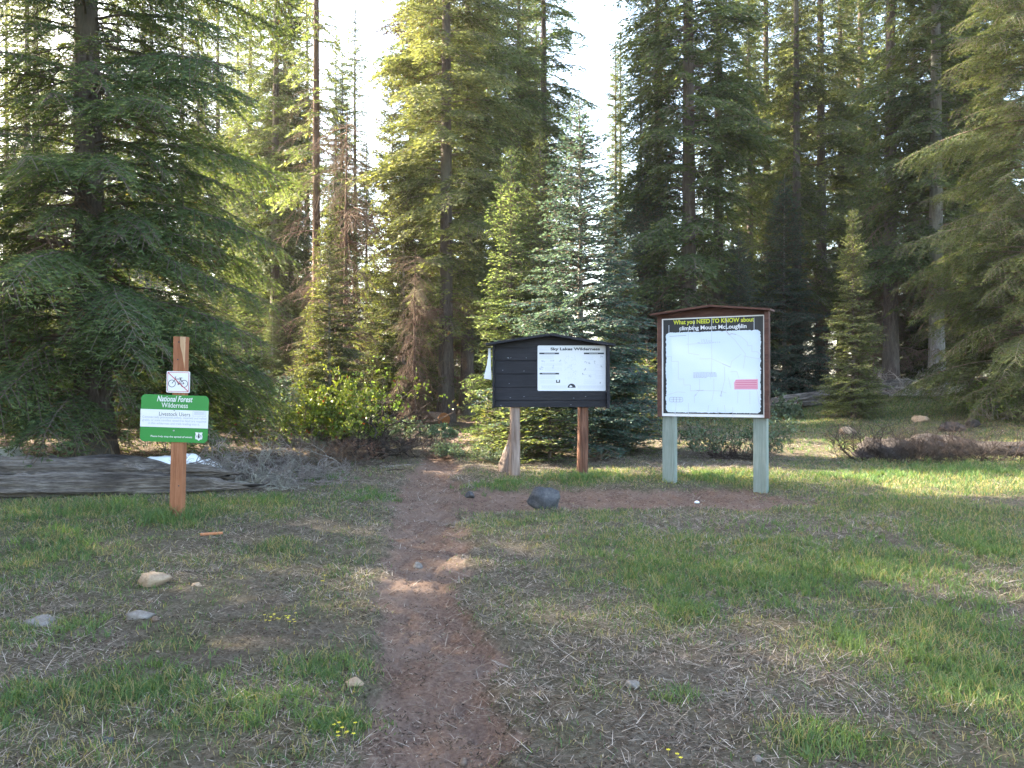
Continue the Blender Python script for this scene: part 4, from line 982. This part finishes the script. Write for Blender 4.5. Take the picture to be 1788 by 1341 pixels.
# ------------------------------------------------------------------ logs, stump, snow, rocks
def log_mesh(L, r, seed, nseg=170, sides=56, ridge=.28, end_taper=(.3, .6), arch=.0, knots=4, solid_end=False):
    rg = np.random.default_rng(seed); t = np.linspace(0, 1, nseg); a = np.arange(sides) * 2 * np.pi / sides
    T, Aa = np.meshgrid(t, a, indexing='ij')
    rid = fbm(Aa * 4.1 + 3 * np.sin(T * 1.3), T * L * .55 + seed, seed, 4) - .5; ridf = fbm(np.cos(Aa) * 9 + seed, np.sin(Aa) * 9 + T * L * .8, seed + 3, 3) - .5
    big = fbm(T * L * 1.1, np.cos(Aa) * 1.2 + 5, seed + 9, 3) - .5
    rad = r * (1 + ridge * 2 * rid + ridge * 1.1 * ridf + .45 * big)
    ends = 1 - (1 - sstep(0, end_taper[0] / L, T)) * rg.uniform(.5, .9) - sstep(1 - end_taper[1] / L, 1, T) * .8 * (0 if solid_end else 1)
    rad = rad * (1 - .35 * np.clip(.12 - np.abs(fbm(Aa * 5.2, T * L * .4, seed + 40, 2) - .5), 0, .12) / .12) * ends
    for _ in range(knots):
        kt, ka = rg.uniform(.08, .92), rg.uniform(.3, 2.6); d2 = ((T - kt) * L / .07) ** 2 + ((Aa - ka) / .35) ** 2; rad = rad + r * .28 * np.exp(-d2) - r * .22 * np.exp(-d2 * 6)
    V = np.stack([T * L - L / 2, np.cos(Aa) * rad, np.sin(Aa) * rad + arch * np.sin(T * np.pi) * L], -1)
    jag = (fbm(Aa * 3, T * 0, seed + 20, 3) - .5) * .5 * sstep(.93, 1, T); V[..., 0] += jag
    idx = np.arange(nseg * sides).reshape(nseg, sides); nx_ = np.roll(idx, -1, 1)
    Qd = np.stack([idx[:-1].ravel(), idx[1:].ravel(), nx_[1:].ravel(), nx_[:-1].ravel()], 1)
    F = Qd.tolist() + [list(idx[0]), list(idx[-1][::-1])]
    return V.reshape(-1, 3), F
def put_log(name, x0, y0, x1, y1, r, seed, mat, label, zoff=0, cat="log", **kw):
    L = math.hypot(x1 - x0, y1 - y0); V, F = log_mesh(L, r, seed, **kw)
    o = np_mesh(name, V, F, mat, smooth=True); za_, zb_ = gz(x0, y0), gz(x1, y1)
    o.location = ((x0 + x1) / 2, (y0 + y1) / 2, (za_ + zb_) / 2 + r * .75 + zoff)
    o.rotation_euler = (0, -math.atan2(zb_ - za_, L), math.atan2(y1 - y0, x1 - x0)); return tag(o, label, cat)
put_log("fallen_log", -7.6, 9.35, XD(432, 9.55), 9.55, .165, 5, M['log_wood'], "long split weathered grey log lying low behind the signpost", -.02, knots=7, ridge=.36, end_taper=(.2, .9))
put_log("fallen_log", -7.8, 9.95, XD(392, 9.9), 9.95, .205, 8, M['log_wood'], "thicker weathered log lying directly behind the long split log", .03, knots=6, ridge=.40, end_taper=(.2, 1.2))
put_log("broken_log", XD(255, 9.75), 9.75, XD(408, 9.7), 9.72, .09, 18, M['log_wood'], "short broken grey wood slab on top of the weathered logs", .17, knots=2, ridge=.4, end_taper=(.4, .4))
put_log("fallen_log", XD(1345, 22.5), 22.5, XD(1600, 23.5), 23.5, .26, 28, M['log_wood'], "far grey fallen log at the forest edge right of the map board", .0, knots=3, ridge=.15, end_taper=(.1, .3))
put_log("fallen_log", XD(1560, 22.6), 22.6, XD(1690, 22.0), 22.0, .12, 29, M['twig_pale'], "short pale fallen log at the right end of the far log", .0, knots=3, ridge=.2)
# sawn log beside the trail end
dS = 20.4; xS = XD(775, dS); V, F = log_mesh(2.6, .175, 33, 40, 24, .08, (.05, .05), knots=1, solid_end=True)
sl_ = empty("sawn_log", (xS, dS, gz(xS, dS) + .17), R(-60)); tag(sl_, "sawn log with bright orange cut end where the trail enters the trees", "log")
V = np.array(V); V[:, 0] -= 1.3; np_mesh("log_bark", V, F, M['bark'], sl_, smooth=True)
ce = MB(); ce.tube([(0.0, 0, 0), (.02, 0, 0)], [.172, .168], 24); ceo = ce.build("cut_end", M['end_grain'], sl_)
# stump
xs_, ys_ = XD(884, 11.9), 11.9; V, F = log_mesh(.62, .10, 44, 40, 24, .5, (.02, .45)); V = np.stack([V[:, 2], V[:, 1], V[:, 0]], 1)
stp = np_mesh("stump", V, [f[::-1] for f in F], M['post_weather'], smooth=True); stp.location = (xs_, ys_, gz(xs_, ys_) + .20); stp.rotation_euler = (0, R(9), 0)
tag(stp, "jagged pale broken stump beside the left post of the black notice board", "stump")
# old snow behind the logs
rg = np.random.default_rng(71); nu = 40
for (pa, pb, d_, h_, lab) in ((212, 410, 11.2, .17, "wide patch of old snow lying behind the weathered logs"), (2, 22, 12.5, .16, "small snow remnant at the left edge behind the weathered logs")):
    xa, xb = XD(pa, d_), XD(pb, d_); U_, V_ = np.meshgrid(np.linspace(-1, 1, nu), np.linspace(-1, 1, 20)); rr_ = np.sqrt(U_ ** 2 + V_ ** 2)
    hh = h_ * np.clip(.85 - rr_ ** 2 + (fbm(U_ * 3, V_ * 2, 3, 2) - .5) * .8, -.4, .8); Xs = (xa + xb) / 2 + U_ * (xb - xa) / 2; Ys = d_ + V_ * .55
    Zs = ground_h(Xs, Ys) + hh * 2.2; ii = np.arange(nu * 20).reshape(20, nu); Qd = np.stack([ii[:-1, :-1].ravel(), ii[:-1, 1:].ravel(), ii[1:, 1:].ravel(), ii[1:, :-1].ravel()], 1)
    tag(np_mesh("snow_patch", np.stack([Xs.ravel(), Ys.ravel(), Zs.ravel()], 1), Qd, M['snow'], smooth=True), lab, "snow")
def rock(name, px, py, wpx, hpx, mat, label, seed, sink=.25, depth=.8, d=None, cat="rock", rough_=.42, rz=0):
    x, y = GP(px, py) if d is None else (XD(px, d), d)
    sx = wpx / FPX * y / 2; sz = hpx / FPX * y / 2 / (1 - sink * .5); V, F = rock_verts(np.random.default_rng(seed), sx, sx * depth, sz, 4, rough_)
    o = np_mesh(name, V, F, M[mat], smooth=False); y += sx * depth * .6
    o.location = (x, y, gz(x, y) + sz * (1 - 2 * sink)); o.rotation_euler = (0, 0, rz); return tag(o, label, cat)
rock("rock", 951, 887, 70, 48, 'rock_dark', "angular dark grey boulder where the trail meets the notice board path", 15, .12)
rock("rock", 821, 862, 18, 12, 'rock_dark', "small dark rock on the trail fork left of the angular boulder", 6, .2)
rock("rock", 261, 1024, 56, 26, 'rock_tan', "tan rock sitting in the grass below the signpost", 7, .3)
rock("rock", 244, 1084, 48, 16, 'rock_grey', "flat greyish rock half buried below the tan rock", 8, .45)
rock("rock", 66, 1087, 52, 20, 'rock_grey', "brown grey rock half buried near the left edge", 9, .45)
rock("rock", 618, 1202, 32, 17, 'rock_tan', "small rounded tan stone at the left edge of the trail", 10, .3)
rock("stone", 1104, 1207, 26, 16, 'rock_grey', "small pale stone in dry grass right of the trail", 11, .3)
rock("stone", 1322, 1331, 18, 12, 'rock_grey', "little grey stone at the bottom of the clearing", 12, .3)
rock("stone", 870 + 347, 868, 9, 5, 'poster_white', "tiny white stone on the path before the map board", 13, .3)
rock("stone", 342, 1025, 20, 10, 'rock_tan', "tiny tan stone right of the tan rock", 14, .3)
rock("stone", 730, 975, 20, 13, 'rock_grey', "grey brown stone lying on the trail", 16, .3)
rock("stone", 185, 1303, 26, 12, 'rock_dark', "bluish dark stone near the lower left corner", 17, .4)
rock("dug_soil_mound", 1555, 808, 120, 48, 'soil', "dark dirt mound with thin twigs in the right meadow", 21, .35, .8, 13.2, "mound", .8)
rock("dug_soil_mound", 1655, 804, 130, 34, 'soil', "lower dirt mound right of the dark twiggy mound", 22, .35, .8, 13.6, "mound", .8)
rock("dug_soil_mound", 1760, 800, 130, 32, 'soil', "earthy mound at the right edge of the meadow", 23, .35, .8, 13.4, "mound", .8)
rock("rock", 1668, 760, 46, 18, 'soil', "rounded grey rock in the sunlit far meadow", 24, .3, .8, 16.5)
rock("rock", 1612, 752, 34, 13, 'rock_tan', "pale rock in the sunlit strip behind the dirt mounds", 25, .3, .8, 18)
rock("rock", 1480, 760, 28, 14, 'rock_tan', "pale rock left end of the sunlit strip behind the mounds", 26, .3, .8, 17)
rock("rock", 1700, 748, 30, 18, 'soil', "pointed rock right of the rounded grey rock", 27, .2, .8, 16.8)
x, y = GP(370, 940); wcp = MB(); wcp.box(-.095, .095, -.02, .02, -.008, .012, .004); wo_ = wcp.build("wood_offcut", M['chip']); wo_.location = (x, y, gz(x, y) + .012); wo_.rotation_euler = (0, R(-3), R(6)); rough(wo_, .012, 20, 3)
tag(wo_, "orange wood offcut on the ground right of the signpost", "wood scrap")

# ------------------------------------------------------------------ shrubs and brush
def shrub(name, x, y, seed, stems, H, spread, depth=4, r0=.012, twigm='twig', leaves=0, leafm=None, leaf=(.035, .02), up=.8, curl=.35, child=3, leaf_from=2, parent=None, flat=1.0, leaf_z=0.0):
    r = random.Random(seed); WV = []; WQ = []; o = [0]; LP = []
    def grow(p, d, L, rad, lvl):
        k = 4; P = [p.copy()]; dd = d.copy()
        for i in range(k):
            dd = (dd + Vector((r.gauss(0, curl), r.gauss(0, curl), r.gauss(.02, curl * .6)))).normalized(); P.append(P[-1] + dd * L / k)
        for q in P:
            if q.z < .01: q.z = .01 + r.uniform(0, .02)
        V, Qd = tube_np([tuple(q) for q in P], np.linspace(rad, rad * .55, k + 1), 3 if rad < .008 else 5); WV.append(V); WQ.append(Qd + o[0]); o[0] += len(V)
        if lvl >= leaf_from and leaves:
            for _ in range(leaves):
                i = r.randint(1, k); LP.append((P[i] + Vector([r.gauss(0, .012) for _ in range(3)]), dd))
        if lvl < depth:
            for c in range(child if lvl else child + 1):
                i = r.randint(2, k) if lvl else r.randint(1, k)
                nd = (dd + Vector((r.gauss(0, .6), r.gauss(0, .6), r.gauss(.15 * up, .4)))).normalized(); grow(P[i], nd, L * r.uniform(.5, .8), rad * .6, lvl + 1)
    for s in range(stems):
        a = r.uniform(0, 6.28); q = r.uniform(0, 1) ** .5
        p = Vector((spread * .45 * q * math.cos(a), spread * .3 * q * math.sin(a), -.03)); d = Vector((math.cos(a) * (1 - up) * 1.6, math.sin(a) * (1 - up) * 1.6, up)).normalized()
        grow(p, d, H * r.uniform(.35, .6), r0 * r.uniform(.7, 1.2), 0)
    Wv = np.concatenate(WV); Wq = np.concatenate(WQ); Wv[:, 2] *= flat
    root = empty(name, (x, y, gz(x, y))) if parent is None else parent
    np_mesh("stems", Wv, Wq, M[twigm], root)
    if LP:
        g2_ = np.random.default_rng(seed); n = len(LP); Pn = np.array([tuple(a) for a, b in LP]); Pn[:, 2] *= flat; keep_ = Pn[:, 2] > leaf_z; Pn = Pn[keep_]; n = len(Pn)
        Dn = g2_.normal(0, 1, (n, 3)) + np.array([0, 0, .6]); Dn /= np.linalg.norm(Dn, axis=1)[:, None]; Nn = np.cross(Dn, g2_.normal(0, 1, (n, 3))); Nn /= np.linalg.norm(Nn, axis=1)[:, None]
        l = leaf[0] * g2_.uniform(.7, 1.3, n)[:, None]; w_ = leaf[1] * g2_.uniform(.8, 1.2, n)[:, None] / 2
        V = np.stack([Pn, Pn + Dn * l * .3 + Nn * w_, Pn + Dn * l * .75 + Nn * w_ * .85, Pn + Dn * l, Pn + Dn * l * .75 - Nn * w_ * .85, Pn + Dn * l * .3 - Nn * w_], 1).reshape(-1, 3)
        b = (np.arange(n) * 6)[:, None]; Qd = np.concatenate([b + np.array([[0, 1, 4, 5]]), b + np.array([[1, 2, 3, 4]])])
        Qd = np.concatenate([b + np.array([[0, 1, 2, 5]]), b + np.array([[2, 3, 4, 5]])])
        np_mesh("leaves", V, Qd, M[leafm], root, attrs={"tint": np.repeat(np.clip(g2_.normal(.55, .2, n), .05, 1), 6)})
    return root
def SH(name, px, d, label, seed, cat="shrub", group=None, **kw):
    return tag(shrub(name, XD(px, d), d, seed, **kw), label, cat, group)
SH("leafy_bush", 578, 13.4, "bright green broadleaf bush left of the trail", 3, stems=13, H=1.5, spread=.6, depth=3, leaves=8, leafm='leaf_broad', leaf=(.055, .034), twigm='twig', leaf_from=2, leaf_z=.35, child=4, r0=.014)
SH("leafy_bush", 655, 13.9, "tall thin bush with bare crooked lower stems and reddish leaf tips", 9, stems=4, H=1.5, spread=.35, depth=3, leaves=5, leafm='leaf_broad', leaf=(.05, .03), twigm='twig_dark', leaf_from=3, leaf_z=.75, r0=.022, up=.95)
SH("leafy_bush", 628, 14.4, "grey green bush tucked behind the bright green bush", 19, stems=8, H=.85, spread=.8, depth=3, leaves=5, leafm='leaf_grey', leaf=(.05, .03), leaf_from=2, leaf_z=.2, child=4)
SH("leafy_bush", 700, 15.5, "low grey green bush between bare stems and trail", 23, stems=9, H=.6, spread=.9, depth=3, leaves=5, leafm='leaf_grey', leaf=(.05, .028), leaf_from=2, leaf_z=.15)
SH("leafy_bush", 765, 16.5, "low green bush at the left side of the trail bend", 24, stems=8, H=.4, spread=.7, depth=3, leaves=5, leafm='leaf_grey', leaf=(.045, .028), leaf_from=1, leaf_z=.05)
SH("twig_brush", 470, 11.2, "pale bare twig brush at the right end of the weathered log", 31, cat="brush", stems=46, H=0.8, spread=1.8, depth=3, twigm='twig_pale', up=.35, curl=.5, r0=0.013)
SH("twig_brush", 430, 10.4, "grey twisted dead branches touching the weathered log end", 32, cat="brush", stems=26, H=0.62, spread=1.1, depth=3, twigm='twig_pale', up=.3, curl=.55, r0=0.018)
SH("twig_brush", 545, 12.4, "dense brown twig brush in front of the bright green bush", 33, cat="brush", stems=50, H=0.72, spread=1.7, depth=3, twigm='twig', up=.4, curl=.45, r0=0.01)
SH("twig_brush", 600, 12.7, "rust coloured twigs under the bright green bush", 34, cat="brush", stems=30, H=0.5, spread=0.8, depth=3, twigm='twig_rust', up=.6, curl=.35, r0=0.008)
SH("twig_brush", 655, 13.2, "black crooked dead stems between bush and trail", 35, cat="brush", stems=8, H=1.1, spread=0.5, depth=3, twigm='twig_dark', up=.7, curl=.5, r0=0.028)
SH("twig_brush", 705, 13.8, "grey bare brush beside the trail", 36, cat="brush", stems=34, H=0.75, spread=1.3, depth=3, twigm='twig', up=.4, curl=.5, r0=0.012)
SH("twig_brush", 490, 10.3, "flat litter of dead twigs right of the weathered log", 37, cat="brush", stems=30, H=.4, spread=1.6, depth=2, twigm='twig_pale', up=.12, curl=.3, r0=0.008)
SH("leafy_bush", 1285, 13.4, "small scraggly bush behind the map board posts", 41, stems=22, H=.95, spread=.9, depth=3, leaves=3, leafm='leaf_grey', leaf=(.045, .024), twigm='twig', up=.45, curl=.25, r0=.008, leaf_from=1, leaf_z=.1)
SH("twig_brush", 1290, 13.2, "tangle of dark dead wood at the foot of the scraggly bush", 42, cat="brush", stems=22, H=.35, spread=.7, depth=3, twigm='twig_dark', up=.25, curl=.4, r0=0.014)
SH("leafy_bush", 1360, 20.5, "pale green low bush at the left end of the far fallen log", 43, stems=12, H=.6, spread=1.2, depth=3, leaves=4, leafm='leaf_grey', leaf=(.07, .04), leaf_from=1, leaf_z=.1)
SH("leafy_bush", 1765, 17.5, "sunlit yellow green bush with pale stems at the right edge", 44, stems=16, H=.85, spread=1.1, depth=3, leaves=3, leafm='leaf_broad', leaf=(.06, .035), twigm='twig_pale', leaf_from=2, leaf_z=.2, r0=.014)
SH("twig_brush", 1560, 13.0, "thin dark twigs growing over the dark dirt mound", 45, cat="brush", stems=60, H=0.8, spread=1.9, depth=3, twigm='twig_dark', up=.6, curl=.25, r0=0.008)
SH("twig_brush", 1650, 13.2, "fine brown twigs over the lower dirt mound", 46, cat="brush", stems=50, H=0.62, spread=1.8, depth=3, twigm='twig_dark', up=.55, curl=.3, r0=0.006)
SH("twig_brush", 1745, 12.8, "dark angled twigs before the earthy mound at the right edge", 47, cat="brush", stems=34, H=0.8, spread=1.5, depth=2, twigm='twig_dark', up=.55, curl=.2, r0=0.01)
SH("twig_brush", 1600, 22.4, "pile of broken grey branches on the far fallen log", 48, cat="brush", stems=40, H=1.2, spread=3.2, depth=2, twigm='twig_pale', up=.3, curl=.3, r0=0.03)
SH("twig_brush", 1690, 21.6, "spread of grey sticks right of the far fallen log", 49, cat="brush", stems=30, H=.9, spread=3.0, depth=2, twigm='twig_pale', up=.15, curl=.25, r0=0.02)
SH("twig_brush", 820, 13.6, "brown green undergrowth along the right trail edge", 50, cat="brush", stems=26, H=.4, spread=1.0, depth=3, leaves=2, leafm='leaf_grey', leaf=(.03, .015), twigm='twig', up=.5, curl=.3, r0=.005, leaf_from=1)
SH("twig_brush", 868, 12.9, "olive undergrowth left of the jagged stump", 51, cat="brush", stems=22, H=.38, spread=.8, depth=3, leaves=2, leafm='leaf_grey', leaf=(.03, .015), twigm='twig', up=.5, curl=.3, r0=.005, leaf_from=1)
put_log("fallen_branch", XD(665, 12.2), 12.2, XD(735, 12.6), 12.6, .025, 61, M['twig_pale'], "pale fallen branch beside the trail below the bare brush", .0, "branch", knots=1)
put_log("fallen_branch", XD(655, 11.7), 11.7, XD(700, 11.8), 11.8, .03, 62, M['twig_dark'], "short dark log on the grass left of the trail", .0, "branch", knots=1)
x1, y1 = GP(1495, 1073); x2, y2 = GP(1560, 1068)
put_log("fallen_branch", x1, y1, x2, y2, .011, 63, M['twig_pale'], "grey stick lying in the grass of the right foreground", .01, "branch", knots=1)
# yellow flower clusters
for (px, py, lab) in ((510, 1083, "cluster of tiny yellow flowers left of the trail"), (478, 1088, "smaller yellow flower cluster left of the bright one"), (600, 1285, "yellow flowers in the grass clump at the bottom left of the trail"), (566, 1020, "few yellow flowers between signpost and trail"), (1167, 1314, "single bright yellow flower at the bottom right of the trail")):
    x, y = GP(px, py); fm = MB(); r_ = random.Random(px); k = 3 if px in (566, 1167) else 9
    root = empty("flower_cluster", (x, y, gz(x, y))); sm = MB()
    for i in range(k):
        a, b = r_.gauss(0, .022), r_.gauss(0, .045); h = r_.uniform(.012, .05); sm.tube([(a, b, 0), (a, b, h)], .0012, 4)
        for p_ in range(5):
            an = 6.283 * p_ / 5; c, s = math.cos(an), math.sin(an); q = len(fm.V); rr = .007
            fm.V += [(a, b, h), (a + rr * c - .003 * s, b + rr * s + .003 * c, h + .003), (a + rr * 1.3 * c, b + rr * 1.3 * s, h + .002), (a + rr * c + .003 * s, b + rr * s - .003 * c, h + .003)]; fm.F.append([q, q + 1, q + 2, q + 3])
    fm.build("petals", M['flower'], root); sm.build("stalks", M['grass'], root); tag(root, lab, "flowers")
# remove the untouched prototypes, if any
for k, o in P.items():
    if k not in used:
        for c in list(o.children): bpy.data.objects.remove(c)
        bpy.data.objects.remove(o)

# ------------------------------------------------------------------ added thin volume that lightens the dark trees like glare
hzm = bpy.data.materials.new("glare_veil"); hzm.use_nodes = True; hn = hzm.node_tree; hn.nodes.clear()
pv = hn.nodes.new("ShaderNodeVolumePrincipled"); pv.inputs["Density"].default_value = VEIL; pv.inputs["Color"].default_value = (.93, .95, 1.0, 1); pv.inputs["Anisotropy"].default_value = .45
ho = hn.nodes.new("ShaderNodeOutputMaterial"); hn.links.new(pv.outputs[0], ho.inputs["Volume"])
hb_ = MB(); hb_.box(-420, 420, -80, 520, -2.5, 32.0); tag(hb_.build("veil", hzm), "thin added veil that lightens the trees like glare", "veil", kind="stuff")
